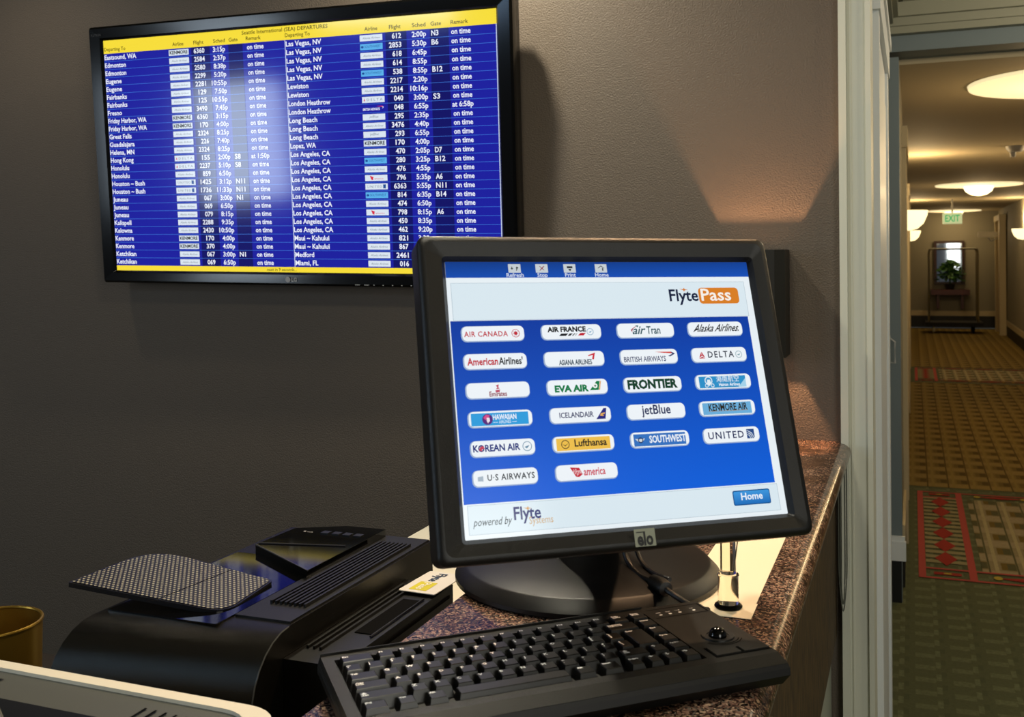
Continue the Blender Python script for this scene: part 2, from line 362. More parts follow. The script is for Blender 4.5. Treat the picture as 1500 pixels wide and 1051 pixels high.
# corridor
XL, XR, YE, ZCE = -.05, 1.60, 22.3, .845
st('wall_corridor_left', wbox(XL - .1, XL, 4.85, YE, -E, ZCE), m_corr)
st('wall_corridor_right', wbox(XR, XR + .1, 4.85, YE + .1, -E, ZCE), m_corr)
st('wall_corridor_end', wbox(XL - .1, XR + .1, YE, YE + .1, -E, ZCE), m_corr)
st('ceiling_corridor', wbox(XL - .1, XR + .1, 4.85, YE + .1, ZCE, ZCE + .05), m_ceil)
bb = [('baseboard_left', XL, XL + .012), ('baseboard_right', XR - .012, XR)]
for n, xa, xb in bb:
    st(n, wbox(xa, xb, 4.86, 22.27, -1.318, -1.22), mat('corridor_trim_paint', '#b5a684', .5), bevel=.003)
    st(n + '_base', wbox(xa, xb - .002, 4.86, 22.27, -E, -1.318), m_basehd)
st('baseboard_end', wbox(XL + .015, XR - .015, YE - .03, YE, -1.26, -1.16), MATS['corridor_trim_paint'])
st('baseboard_end_base', wbox(XL + .015, XR - .015, YE - .028, YE, -E, -1.26), m_basehd)
for i, (ya, yb) in enumerate(((5.6, 6.6), (10.2, 11.2), (14.2, 15.2))):
    bm = wbox(XL, XL + .022, ya, ya + .09, -E, .55); add_box(bm, XL, XL + .022, yb, yb + .09, 0, .55 + E); add_box(bm, XL, XL + .03, ya - .02, yb + .11, .55 + E, .66 + E)
    st('trim_%d' % (5 + i), bm, MATS['corridor_trim_paint'], bevel=.004)
    st('door_%d' % (3 + i), wbox(XL, XL + .008, ya + .09, yb, -E, .55), MATS['corridor_trim_paint'])
# door on the right near the end with its closer
bm = wbox(XR - .12, XR - .012, 20.3, 20.42, -E, .60); add_box(bm, XR - .12, XR - .012, 21.3, 21.42, 0, .60 + E); add_box(bm, XR - .13, XR - .012, 20.25, 21.47, .60 + E, .70 + E)
st('trim_9', bm, MATS['corridor_trim_paint'])
st('door_2', wbox(XR - .07, XR - .03, 20.42, 21.3, -E + .01, .60), mat('corridor_door_paint', '#a8987a', .5))
t = thing('door_closer', 'long pale overhead door closer on the door at the far right of the corridor', 'door closer', W(1.36, 20.9, .44))
obj('cover', wbox(1.16, 1.50, 20.9, 20.96, .30, .40), m_cream, t, bevel=.01)
obj('arm', tube(new(), [W(1.34, 20.93, .30), W(1.38, 20.95, .22), W(1.50, 21.0, .28)], .012), m_greypr, t)

# ceiling discs with bowl lamps
m_disc = mat('plaster_disc', '#d9c79a', .7); m_bowl = mat('lit_alabaster', '#fff2cf', .4, emit=('#fff0c0', 2.2))
m_bowl2 = mat('lit_alabaster_far', '#fff2cf', .4, emit=('#ffeab0', 1.7))
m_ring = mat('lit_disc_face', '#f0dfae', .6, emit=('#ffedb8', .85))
for i, y in enumerate((5.63, 13.63, 21.63)):
    t = thing('ceiling_lamp', ['large pale ceiling disc lamp nearest the lobby, at the right edge', 'pale ceiling disc lamp with glowing bowl, second down the corridor', 'small far ceiling disc lamp above the exit sign'][i], 'ceiling lamp', W(.765, y, ZCE), group='disc lamps along the corridor ceiling')
    obj('disc', lathe(new(), [(0, -.0), (.50, -.0), (.495, -.015), (.40, -.022), (0, -.022)], Matrix.Translation(W(.765, y, ZCE)), 40), m_ring, t, smooth=True)
    obj('bowl', lathe(new(), [(.0, -.14), (.09, -.125), (.15, -.085), (.175, -.03), (.16, -.03)], Matrix.Translation(W(.765, y, ZCE)), 28), m_bowl, t, smooth=True)
    lamp('corridor_bulb', 'POINT', W(.765, y, ZCE - .32), 11, (1, .70, .36), shadow_soft_size=.12)
for i, (sx, y) in enumerate(((1, 9.3), (1, 17.2), (-1, 17.2), (-1, 9.3))):
    xw = XL if sx > 0 else XR
    t = thing('wall_sconce', ['glowing half-bowl sconce on the left corridor wall, the nearer one', 'glowing half-bowl sconce on the left corridor wall, the farther one', 'glowing half-bowl sconce on the right corridor wall', 'glowing half-bowl sconce on the right corridor wall nearest the lobby'][i], 'wall lamp', W(xw, y, .33), group='half-bowl sconces in the corridor')
    rings = []
    for r, z in ((.02, -.13), (.09, -.115), (.14, -.07), (.17, 0), (.175, .04)):
        rings.append([W(xw + sx * (r * sin(a) + .001), y + r * cos(a), .33 + z) for a in [pi * k / 16 for k in range(17)]])
    obj('bowl', loops(new(), rings, closed=False, cap1=False), m_bowl2, t, smooth=True)
    obj('wall_plate', add_box(new(), min(xw, xw + sx * .012), max(xw, xw + sx * .012), y - .05, y + .05, E + .18, E + .36), m_brass, t)
    lamp('sconce_bulb', 'POINT', W(xw + sx * .11, y, .54), 20, (1, .72, .38), shadow_soft_size=.05)
# smoke detector
t = thing('smoke_detector', 'small round smoke detector on the corridor ceiling by the right edge', 'smoke detector', W(.77, 8.9, ZCE))
obj('housing', lathe(new(), [(0, -.05), (.05, -.045), (.07, -.02), (.075, 0), (0, 0)], Matrix.Translation(W(.77, 8.9, ZCE)), 20), m_greypr, t, smooth=True)
obj('probe', lathe(new(), [(0, -.09), (.02, -.085), (.025, -.05), (0, -.05)], Matrix.Translation(W(.75, 8.9, ZCE)), 12), m_greypr, t, smooth=True)
# exit sign
t = thing('exit_sign', 'lit exit sign with green letters hanging at the corridor end', 'sign', W(.58, 17.0, .63))
obj('housing', wbox(.44, .72, 17.0, 17.06, .46, .63), mat('lit_sign_face', '#c9c9a0', .5, emit=('#c8d29c', .75)), t, bevel=.008)
T = frame(W(.58, 16.997, .495), 0, 0, 0)
obj('lettering', text(new(), 'EXIT', 0, 0,   .10, 0, T, 'C', w=.21, bold=.02), mat('lit_green', '#0a6a30', .5, emit=('#2fae62', .9)), t)
obj('stem', tube(new(), [W(.58, 17.03, .63), W(.58, 17.03, ZCE)], .012), m_greypr, t)
# mirror, console shelf, plant and luggage cart at the far end
t = thing('wall_mirror', 'tall mirror in a dark red frame on the corridor end wall', 'mirror', W(.67, 22.28, -.6))
xm0, xm1, zm0, zm1 = .41, .98, -.62, .26
bm = new()
for a, b, c, d in ((xm0, xm0 + .05, zm0, zm1), (xm1 - .05, xm1, zm0, zm1), (xm0 + .05, xm1 - .05, zm0, zm0 + .05), (xm0 + .05, xm1 - .05, zm1 - .05, zm1)): add_box(bm, a, b, 22.22, 22.27, c + E, d + E)
obj('frame', bm, mat('dark_red_wood', '#2a0d0b', .4), t)
obj('glass', wbox(xm0 + .05, xm1 - .05, 22.245, 22.27, zm0 + .05, zm1 - .05), mat('mirror_silver', '#b9c0c8', .03, metal=1), t)
t = thing('console_shelf', 'narrow dark red console shelf below the far mirror', 'shelf', W(.7, 22.1, -1.16))
obj('top', wbox(.34, 1.06, 21.85, 22.268, -.82, -.72), m_red, t, bevel=.01)
obj('bracket', wbox(.45, .50, 22.0, 22.268, -1.1, -.82), m_red, t); obj('bracket', wbox(.90, .95, 22.0, 22.268, -1.1, -.82), m_red, t)
t = thing('potted_plant', 'bushy dark green potted plant on the console shelf', 'plant', W(.70, 22.02, -.72))
obj('pot', lathe(new(), [(0, 0), (.07, 0), (.10, .12), (.08, .12), (0, .10)], Matrix.Translation(W(.70, 22.02, -.72)), 16), mat('dark_pot', '#1c1712', .4), t, smooth=True)
random.seed(4); bm = new()
for k in range(260):
    a = random.uniform(0, 2 * pi); e = random.uniform(-.5, 1.5); r = random.uniform(.10, .27)
    c = W(.70 + r * cos(a) * cos(e), 22.00 + .7 * r * sin(a) * cos(e), -.43 + r * 1.1 * sin(e))
    Q = Matrix.Translation(c) @ Matrix.Rotation(a, 4, 'Z') @ Matrix.Rotation(random.uniform(-1, 1), 4, 'X') @ Matrix.Rotation(random.uniform(-1, 1), 4, 'Y')
    flat(bm, [(-.06, 0), (0, -.026), (.06, 0), (0, .026)], 0, Q)
obj('foliage', bm, m_plant, t, kind='stuff'); obj('stem', tube(new(), [W(.70, 22.02, -.62), W(.71, 22.01, -.45), W(.69, 22.00, -.3)], .012), m_plant, t)
t = thing('luggage_cart', 'tall chrome luggage cart standing before the far mirror', 'luggage cart', W(.72, 20.9, -E))
for xa in (.29, 1.14):
    for ya in (20.65, 21.15):
        obj('post', tube(new(), smooth_path([W(xa, ya, -1.30), W(xa, ya, -.3), W(xa, ya, .02), W(xa + (.03 if xa < .7 else -.03), ya, .09)], 4), .017, 8), m_chrome, t, smooth=True)
        obj('wheel', lathe(new(), [(0, -.02), (.06, -.02), (.07, 0), (.06, .02), (0, .02)], Matrix.Translation(W(xa + (.08 if xa < .7 else -.08), ya, -1.425)) @ Matrix.Rotation(pi / 2, 4, 'Y'), 16), mat('pale_rubber', '#a8a08a', .6) if ya < 21 and xa < .7 else m_dark, t, smooth=True)
for ya in (20.65, 21.15): obj('top_rail', tube(new(), [W(.32, ya, .09), W(1.11, ya, .09)], .013), m_chrome, t, smooth=True)
obj('deck', wbox(.22, 1.22, 20.55, 21.25, -1.36, -1.29), mat('dark_deck_carpet', '#0d0c0d', .8), t, bevel=.02)

# ------------------------------------------------------------------ reception counter: granite ledge and its front
def granite_ledge():
    prof = [(-.523, ZC), (-.165, ZC)]
    for k in range(9): a = radians(90 - 180 * k / 8); prof.append((-.150 + .02 * cos(a), ZC - .02 + .02 * sin(a)))
    prof += [(-.523, ZC - .04)]
    return loops(new(), [[(x, .45, z + E) for x, z in prof], [(x, YW - .002, z + E) for x, z in prof]])
ct = thing('reception_counter', 'brown speckled granite reception ledge with rounded edge', 'counter', (-.33, 1.4, 0))
obj('worktop', granite_ledge(), m_granite, ct, smooth=True)
obj('front_panel', wbox(-.19, -.163, .45, YW - .002, -.845, ZC - .04), wood(), ct)
obj('plinth', wbox(-.21, -.176, .45, YW - .002, -E, -.845), mat('pale_green_paint', '#9ea294', .5), ct)
obj('back_panel', wbox(-.50, -.47, .45, YW - .002, -E, ZC - .04), m_cream, ct)
dk = thing('work_desk', 'lower work desk behind the granite ledge', 'desk', (-1.2, 1.4, 0))
obj('desktop', wbox(-2.6, -.502, -.2, 1.40, -.74, -.70), mat('brown_laminate', '#2a231c', .5), dk, bevel=.004)
obj('side_panel', wbox(-2.58, -2.55, -.2, 1.38, -E, -.74), MATS['brown_laminate'], dk)
# looped cord against the casing
t = thing('hanging_cord', 'grey looped cord hanging under the counter end against the white casing', 'cord', W(-.140, 2.20, -.46))
for i, (dx, zb) in enumerate(((.0085, -.775), (.0045, -.76))):
    pts = [W(-.146 - dx, 2.30, -.44), W(-.146 - dx, 2.30, -.60), W(-.146 - dx * .9, 2.30, -.70), W(-.146, 2.30, zb), W(-.146 + dx * .9, 2.30, -.70), W(-.146 + dx, 2.30, -.60), W(-.146 + dx, 2.30, -.44)]
    obj('loop', tube(new(), smooth_path(pts, 6), .0014, 6), mat('grey_cord', '#5d6058', .3), t, smooth=True)

# ------------------------------------------------------------------ departures display on the wall
k = 1.167
TVo = W(-1.29302109 * k, 1.93734658 * k, .24517276 * k); TW, TH = 1.0 * k, .54439333 * k
TF = frame(TVo, .00832733, -.08130041, -.01604861)
tv = thing('departures_display', 'large black wall-mounted flat display showing the blue departures board', 'display', TVo + Vector((0, .1, 0)))
def rr3(hx0, hx1, hy0, hy1, r, z, n=4): return [(p[0], p[1], z) for p in rrect(hx0, hx1, hy0, hy1, r, n)]
a, b = TW / 2, TH / 2
ox0, ox1, oy0, oy1 = -a - .044, a + .042, -b - .034, b + .038
rings = [rr3(ox0 + .04, ox1 - .04, oy0 + .04, oy1 - .04, .01, -.075), rr3(ox0 + .012, ox1 - .012, oy0 + .012, oy1 - .012, .01, -.06), rr3(ox0, ox1, oy0, oy1, .008, -.040), rr3(ox0, ox1, oy0, oy1, .008, .004), rr3(ox0 + .006, ox1 - .006, oy0 + .006, oy1 - .006, .006, .010),
         rr3(-a - .006, a + .006, -b - .006, b + .006, .003, .008), rr3(-a, a, -b, b, .001, .0)]
obj('bezel', loops(new(), rings, TF, cap1=False), m_tvb, tv, smooth=True)
obj('screen', flat(new(), [(-a, -b), (a, -b), (a, b), (-a, b)], 0, TF), glow('#1d20a4', .92), tv)
obj('wall_mount', add_box(new(), -.25, .25, -.15, .15, -.088, -.074, TF), m_dark, tv)
def U(u): return (u - .5) * TW
def V(v): return (.5 - v) * TH
def trect(bm, u0, u1, v0, v1, z): return flat(bm, [(U(u0), V(v1)), (U(u1), V(v1)), (U(u1), V(v0)), (U(u0), V(v0))], z, TF)
N = 27; vtop, vbot = .0565, .978; pit = (vbot - vtop) / N
for v0, v1 in ((0, vtop), (vbot, 1)): obj('yellow_band', trect(new(), 0, 1, v0, v1, .0004), glow('#f7dd3a', 1), tv)
for u0, u1 in ((.249, .300), (.350, .388), (.746, .796), (.850, .893)): obj('column_shade', trect(new(), u0, u1, vtop, vbot, .0004), glow('#12136a', .9), tv)
for i in range(1, N): obj('row_line', trect(new(), 0, 1, vtop + pit * i - .0008, vtop + pit * i + .0008, .0006), glow('#3f77e0', .95), tv)
bm = new(); trect(bm, .4982, .4996, vtop, vbot, .0008); trect(bm, .9985, 1, vtop, 1, .0008); obj('divider', bm, glow('#dce8ff', .95), tv)
left = [('Eastsound, WA', 'K', '6360', '3:15p', ''), ('Edmonton', 'A', '2584', '2:37p', ''), ('Edmonton', 'A', '2580', '8:38p', ''), ('Eugene', 'A', '2299', '5:20p', ''), ('Eugene', 'A', '2281', '10:55p', ''),
 ('Fairbanks', 'A', '129', '7:50p', ''), ('Fairbanks', 'A', '125', '10:55p', ''), ('Fresno', 'A', '3490', '7:45p', ''), ('Friday Harbor, WA', 'K', '6360', '3:15p', ''), ('Friday Harbor, WA', 'K', '170', '4:00p', ''),
 ('Great Falls', 'A', '2324', '8:25p', ''), ('Guadalajara', 'A', '226', '7:40p', ''), ('Helena, MN', 'A', '2324', '8:25p', ''), ('Hong Kong', 'D', '155', '2:00p', 'S8', 'at 1:50p'), ('Honolulu', 'D', '2237', '5:10p', 'S8'),
 ('Honolulu', 'A', '859', '6:50p', ''), ('Houston ~ Bush', 'U', '1425', '3:12p', 'N11'), ('Houston ~ Bush', 'U', '1736', '11:33p', 'N11'), ('Juneau', 'A', '067', '3:00p', 'N1'), ('Juneau', 'A', '069', '6:50p', ''),
 ('Juneau', 'A', '079', '8:15p', ''), ('Kalispell', 'A', '2288', '9:35p', ''), ('Kelowna', 'A', '2430', '10:50p', ''), ('Kenmore', 'K', '170', '4:00p', ''), ('Kenmore', 'K', '370', '4:00p', ''),
 ('Ketchikan', 'A', '067', '3:00p', 'N1'), ('Ketchikan', 'A', '069', '6:50p', '')]
LA = 'Los Angeles, CA'; LV = 'Las Vegas, NV'
right = [(LV, 'A', '612', '2:00p', 'N3'), (LV, 'S', '2853', '5:30p', 'B6'), (LV, 'A', '618', '6:45p', ''), (LV, 'A', '614', '8:55p', ''), (LV, 'S', '538', '8:55p', 'B12'), ('Lewiston', 'A', '2217', '2:20p', ''),
 ('Lewiston', 'A', '2214', '10:16p', ''), ('London Heathrow', 'D', '040', '3:00p', 'S3'), ('London Heathrow', 'B', '048', '6:55p', '', 'at 6:58p'), ('Long Beach', 'J', '295', '2:35p', ''), ('Long Beach', 'A', '3476', '4:40p', ''),
 ('Long Beach', 'J', '293', '6:55p', ''), ('Lopez, WA', 'K', '170', '4:00p', ''), (LA, 'A', '470', '2:05p', 'D7'), (LA, 'S', '280', '3:25p', 'B12'), (LA, 'A', '476', '4:55p', ''), (LA, 'V', '796', '5:35p', 'A6'),
 (LA, 'U', '6363', '5:55p', 'N11'), (LA, 'S', '814', '6:35p', 'B14'), (LA, 'A', '474', '6:50p', ''), (LA, 'V', '798', '8:15p', 'A6'), (LA, 'A', '450', '8:35p', ''), (LA, 'A', '462', '9:20p', ''),
 ('Maui ~ Kahului', 'A', '821', '3:30p', ''), ('Maui ~ Kahului', 'A', '867', '5:10p', ''), ('Medford', 'A', '2461', '7:00p', ''), ('Miami, FL', 'A', '016', '9:45p', '')]
m_tw = glow('#eef2ff', 1); m_tk = glow('#191a14', .5); m_lg = glow('#dfeaf6', .95); m_lb = glow('#5db4ef', .95)
def cell(name, s, *a_, **k_):
    k_['w'] = grotesque_width(s, .0113); obj(name + '_text', text(new(), s, *a_, **k_), m_tw, tv)
m_ta = glow('#7d8ea0', .8); m_tr = glow('#e2314c', .9); m_tu = glow('#20519c', .9)
for side, rows in ((0, left), (1, right)):
    for i, r in enumerate(rows):
        vc = vtop + pit * (i + .5); yb = V(vc + .0090); h = .0124
        du, lu, fe, se, gl, rc = ((.0016, (.187, .242), .2855, .3415, .3535, .4215), (.5008, (.685, .739), .7835, .8415, .8535, .9205))[side]
        cell('destination', r[0], U(du), yb, h, .001, TF, bold=.02)
        cell('flight_number', r[2], U(fe), yb, h, .001, TF, 'R', bold=.02)
        cell('departure_time', r[3], U(se), yb, h, .001, TF, 'R', bold=.02)
        if r[4]: cell('gate', r[4], U(gl), yb, h, .001, TF, bold=.02)
        cell('remark', r[5] if len(r) > 5 else 'on time', U(rc), yb, h, .001, TF, 'C', bold=.02)
        lc = U((lu[0] + lu[1]) / 2); w = (lu[1] - lu[0]) * TW
        bK = new(); bA = new(); bW = new(); bR = new(); bUb = new(); bg = None
        if r[1] != 'B': bg = obj('airline_badge', trect(new(), lu[0], lu[1], vc - .0118, vc + .0118, .0008), m_lb if r[1] == 'S' else m_lg, tv)
        if r[1] == 'K': text(bK, 'KENMORE', lc, V(vc + .006), .0085, .0012, TF, 'C', w=w * .9, bold=.03)
        elif r[1] == 'A': text(bA, 'Alaska Airlines', lc, V(vc + .004), .005, .0012, TF, 'C', w=w * .78, shear=.5)
        elif r[1] == 'D':
            text(bA, 'D E L T A', lc + .004, V(vc + .005), .006, .0012, TF, 'C', w=w * .7); flat(bR, [(lc - w * .43, V(vc + .005)), (lc - w * .36, V(vc + .005)), (lc - w * .395, V(vc - .006))], .0012, TF)
        elif r[1] == 'U': text(bA, 'UNITED', lc - w * .08, V(vc + .005), .006, .0012, TF, 'C', w=w * .65, spacing=1.3); flat(bUb, [(lc + w * .30, V(vc + .008)), (lc + w * .42, V(vc + .008)), (lc + w * .42, V(vc - .008)), (lc + w * .30, V(vc - .008))], .0012, TF)
        elif r[1] == 'S': text(bUb, 'SOUTHWEST', lc + w * .06, V(vc + .004), .006, .0012, TF, 'C', w=w * .72); flat(bUb, ell(lc - w * .4, V(vc), .004, .003, 8), .0012, TF)
        elif r[1] == 'J': text(bA, 'jetBlue', lc, V(vc + .003), .006, .0012, TF, 'C', w=w * .4)
        elif r[1] == 'V':
            flat(bR, [(lc - w * .28, V(vc - .009)), (lc - w * .12, V(vc - .004)), (lc - w * .14, V(vc + .009)), (lc - w * .22, V(vc + .007))], .0012, TF); text(bR, 'america', lc + w * .12, V(vc + .006), .004, .0012, TF, 'C', w=w * .4)
        elif r[1] == 'B':
            text(bW, 'BRITISH AIRWAYS', lc - w * .1, V(vc + .008), .006, .0012, TF, 'C', w=w * .75, bold=.02); flat(bR, [(lc + w * .1, V(vc - .008)), (lc + w * .42, V(vc - .008)), (lc + w * .42, V(vc - .004))], .0012, TF); flat(bW, [(lc + w * .36, V(vc - .006)), (lc + w * .46, V(vc - .004)), (lc + w * .38, V(vc + .004)), (lc + w * .42, V(vc - .002))], .0012, TF)
        for b_, mm in ((bK, m_tk), (bA, m_ta), (bW, m_tw), (bR, m_tr), (bUb, m_tu)):
            if len(b_.verts): obj('badge_lettering', b_, mm, bg or tv)
for s, u, v, al, w in (('Departing To', .002, .0455, 'L', .062), ('Airline', .2135, .0455, 'C', None), ('Flight', .2704, .0455, 'C', None), ('Sched', .3261, .0455, 'C', None), ('Gate', .3641, .0455, 'C', None), ('Remark', .4174, .0455, 'C', None),
                       ('Seattle International (SEA) DEPARTURES', .3877, .0215, 'L', .2198), ('Departing To', .4996, .0455, 'L', .063), ('Airline', .7125, .0455, 'C', None), ('Flight', .7693, .0455, 'C', None), ('Sched', .8251, .0455, 'C', None), ('Gate', .8644, .0455, 'C', None), ('Remark', .9179, .0455, 'C', None),
                       ('next in 9 seconds...', .425, .9945, 'L', .078)):
    obj('heading_text', text(new(), s, U(u), V(v), .0094 if v < .9 else .0075, .001, TF, al, w=w * TW if w else grotesque_width(s, .0095), bold=.008), m_tk, tv)
bm = new(); text(bm, 'LG', U(.494), V(1.036), .0095, .0112, TF, bold=.02); obj('brand_lettering', bm, m_greypr, tv)
bm = new(); flat(bm, ell(U(.4845), V(1.0285), .0075, .0075, 20), .0112, TF); obj('brand_emblem', bm, mat('emblem_grey', '#a0a0a4', .4), tv)
bm = new(); text(bm, 'FLATRON', U(-.026), V(-.018), .0065, .0112, TF, w=.033); obj('brand_lettering', bm, mat('dark_grey_print', '#3c3c3e', .5), tv)
bm = new()
for i in range(7): flat(bm, [(U(.655 + i * .0225), V(1.047)), (U(.655 + i * .0225 + (.012 if i < 2 else .003)), V(1.047)), (U(.655 + i * .0225 + (.012 if i < 2 else .003)), V(1.0445)), (U(.655 + i * .0225), V(1.0445))], .0112, TF)
obj('button_mark', bm, m_greypr, tv)

# ------------------------------------------------------------------ touch monitor
EF = frame(W(-.27715583, .98932526, -.13200547), .66847143, .32527635, -.01336442)
EW, EH = .338, .2704
bc = W(-.401, 1.267, ZC)
el = thing('touch_monitor', 'charcoal desktop touch monitor tilted back on a round base on the granite ledge', 'monitor', bc)
a, b = EW / 2, EH / 2
x0, x1, y0, y1 = -a - .0285, a + .0225, -b - .0225, b + .0255
rings = [rr3(x0 + .05, x1 - .05, y0 + .05, y1 - .05, .02, -.060), rr3(x0 + .03, x1 - .03, y0 + .03, y1 - .03, .02, -.052), rr3(x0 + .006, x1 - .006, y0 + .006, y1 - .006, .012, -.032), rr3(x0, x1, y0, y1, .010, -.026), rr3(x0, x1, y0, y1, .010, .000)]
for q, z in [(.0075 * (1 - cos(radians(t_))), .0072 * sin(radians(t_))) for t_ in (15, 30, 45, 60, 75, 90)]: rings.append(rr3(x0 + q, x1 - q, y0 + q, y1 - q, .009, z))
rings += [rr3(-a - .0045, a + .0045, -b - .004, b + .004, .004, .0028), rr3(-a, a, -b, b, .001, -.0035)]
obj('bezel', loops(new(), rings, EF, cap1=False), m_bezel, el, smooth=True, sharp=19)
m_edark = mat('seam_black', '#020202', .4)
EF2 = EF @ Matrix.Translation((0, 0, -.0035))
obj('screen', flat(new(), [(-a, -b), (a, -b), (a, b), (-a, b)], 0, EF2), glow('#eaf3f8', .97), el)
def eu(u): return (u - .5) * EW
def ev(v): return (.5 - v) * EH
def er(bm, u0, u1, v0, v1, z): return flat(bm, [(eu(u0), ev(v1)), (eu(u1), ev(v1)), (eu(u1), ev(v0)), (eu(u0), ev(v0))], z, EF2)
def grad_mat(name, c0, c1, axis_T, s=1):
    m = bpy.data.materials.new(name); m.use_nodes = True; nt = m.node_tree; bb_ = nt.nodes['Principled BSDF']
    bb_.inputs['Base Color'].default_value = (.001, .001, .001, 1); bb_.inputs['Roughness'].default_value = .22; bb_.inputs['Specular IOR Level'].default_value = .25
    g = nd(nt, 'ShaderNodeTexCoord'); sp = nd(nt, 'ShaderNodeSeparateXYZ'); nt.links.new(g.outputs['Generated'], sp.inputs[0])
    nt.links.new(mixc(nt, sp.outputs[2], c1, c0), bb_.inputs['Emission Color']); bb_.inputs['Emission Strength'].default_value = s; return m
obj('toolbar', er(new(), 0, 1, 0, .062, .0003), grad_mat('toolbar_blue', '#0f3a86', '#1550b8', None), el)
# the pale frames and the royal blue field
for q_ in ((.0825, .226), (.885, .985)): obj('screen_panel', er(new(), .012, .978, *q_, .0003), glow('#dcebf3', .97), el)
obj('blue_field', er(new(), .003, .973, .2275, .8815, .0005), grad_mat('royal_blue_field', '#0d3a9e', '#0f5fd8', None), el)
bm = new()
def outline(bm, u0, u1, v0, v1, t, z):
    for q in ((u0, u1, v0, v0 + t), (u0, u1, v1 - t, v1), (u0, u0 + t, v0 + t, v1 - t), (u1 - t, u1, v0 + t, v1 - t)): er(bm, *q, z)
outline(bm, .012, .978, .0825, .2265, .0012, .0006); obj('panel_outline', bm, glow('#a9bcc8', .9), el)
bm = new(); outline(bm, .012, .978, .886, .985, .0012, .0006); obj('panel_outline', bm, glow('#a9bcc8', .9), el)
# toolbar icons
def etext(s, u, v, h, c, al='C', w=None, parent=None, bold=.0, shear=0, z=.0012, name='lettering', spacing=1.0):
    bm = new(); text(bm, s, eu(u), ev(v), h, z, EF2, al, w=w * EW if w else None, bold=bold, shear=shear, spacing=spacing); return obj(name, bm, glow(c, .95), parent or el)
def poly(bm, pts, z=.0012): return flat(bm, [(eu(p[0]), ev(p[1])) for p in pts], z, EF2)
for i, (u, s) in enumerate(((.2123, 'Refresh'), (.2985, 'Stop'), (.3883, 'Print'), (.491, 'Home'))):
    ic = obj('toolbar_icon', er(new(), u - .0195, u + .0195, .009, .043, .0007), glow('#cfd8dd', .9), el)
    etext(s, u, .0605, .0042, '#dfe8f4', parent=ic, bold=.01)
    bm = new()
    if i == 0:
        poly(bm, [(u - .010, .020), (u - .007, .020), (u - .007, .026), (u - .004, .026), (u - .0085, .032), (u - .013, .026), (u - .010, .026)]); poly(bm, [(u + .004, .036), (u + .007, .034), (u + .009, .026), (u + .013, .026), (u + .0075, .019), (u + .003, .026), (u + .006, .026)]); c = '#1e2b22'
    elif i == 1:
        poly(bm, [(u - .008, .018), (u - .005, .018), (u + .008, .034), (u + .005, .034)]); poly(bm, [(u + .006, .017), (u + .009, .018), (u - .005, .035), (u - .008, .034)]); c = '#8e1230'
    elif i == 2:
        poly(bm, [(u - .009, .018), (u + .009, .018), (u + .009, .026), (u - .009, .026)]); poly(bm, [(u - .005, .029), (u + .005, .029), (u + .002, .037), (u - .003, .035)]); c = '#1a2026'
    else:
        poly(bm, [(u - .011, .026), (u, .015), (u + .011, .026), (u + .008, .026), (u, .019), (u - .008, .026)]); poly(bm, [(u + .003, .026), (u + .007, .026), (u + .007, .036), (u + .003, .036)]); c = '#222a36'
    obj('icon_glyph', bm, glow(c, .9), ic)
# header logo and footer
fpb = obj('orange_logo_box', flat(new(), [(p[0], p[1]) for p in rrect(eu(.811), eu(.952), ev(.1735), ev(.1075), .004, 4)], .0008, EF2), glow('#dd8127', .95), el)
etext('Flyte', .7085, .161, .0125, '#16213f', 'L', w=.100, bold=.02); etext('Pass', .8185, .1605, .0130, '#fbf6ee', 'L', w=.105, parent=fpb, bold=.015)
bm = new(); poly(bm, [(.7455, .112), (.759, .1135), (.762, .107), (.765, .1135), (.7765, .116), (.765, .1175), (.762, .124), (.7585, .1172)]); obj('plane_glyph', bm, glow('#d9803a', .95), el)
etext('powered by', .0262, .9560, .0070, '#22303e', 'L', w=.107, shear=.25); etext('Flyte', .1425, .9440, .0115, '#131f6e', 'L', w=.079, bold=.018); etext('Systems', .1855, .9625, .0068, '#d2ab78', 'L', w=.070)
bm = new(); poly(bm, [(.170, .905), (.182, .9065), (.185, .901), (.187, .9065), (.196, .909), (.187, .910), (.185, .916), (.181, .910)]); obj('plane_glyph', bm, glow('#d9a060', .95), el)
hb = obj('home_button', flat(new(), [(p[0], p[1]) for p in rrect(eu(.8236), eu(.9489), ev(.957), ev(.902), .002, 3)], .0008, EF2), glow('#1c5a96', .9), el)
obj('button_face', flat(new(), [(p[0], p[1]) for p in rrect(eu(.8265), eu(.946), ev(.953), ev(.906), .0015, 3)], .0011, EF2), grad_mat('button_sheen', '#3f97dd', '#1c6ab8', None), hb)
etext('Home', .886, .9375, .0068, '#eef6ff', parent=hb, bold=.02, z=.0015)
# airline buttons
CU = (.1275, .3705, .6122, .8497); RV = (.278, .3815, .488, .5910, .6950, .7975); BW, BH = .192, .0595
def ring_pts(u, v, ru, n=20): return [(u + ru * cos(2 * pi * k / n), v + ru * 1.25 * sin(2 * pi * k / n)) for k in range(n)]
def ring(bm, u, v, ru, t, n=20, z=.0012):
    A = ring_pts(u, v, ru, n); B = ring_pts(u, v, ru - t, n)
    for k in range(n): poly(bm, [A[k], A[(k + 1) % n], B[(k + 1) % n], B[k]], z)
def button(c, r):
    u, v = CU[c], RV[r]
    b0 = obj('airline_button', flat(new(), rrect(eu(u - BW / 2), eu(u + BW / 2), ev(v + BH / 2), ev(v - BH / 2), .0055, 4), .0008, EF2), glow('#9fb6d8', .9), el)
    obj('button_face', flat(new(), rrect(eu(u - BW / 2 + .004), eu(u + BW / 2 - .001), ev(v + BH / 2 - .004), ev(v - BH / 2 + .001), .0048, 4), .0010, EF2), glow('#f0f6fb', .97), b0)
    return b0, u, v
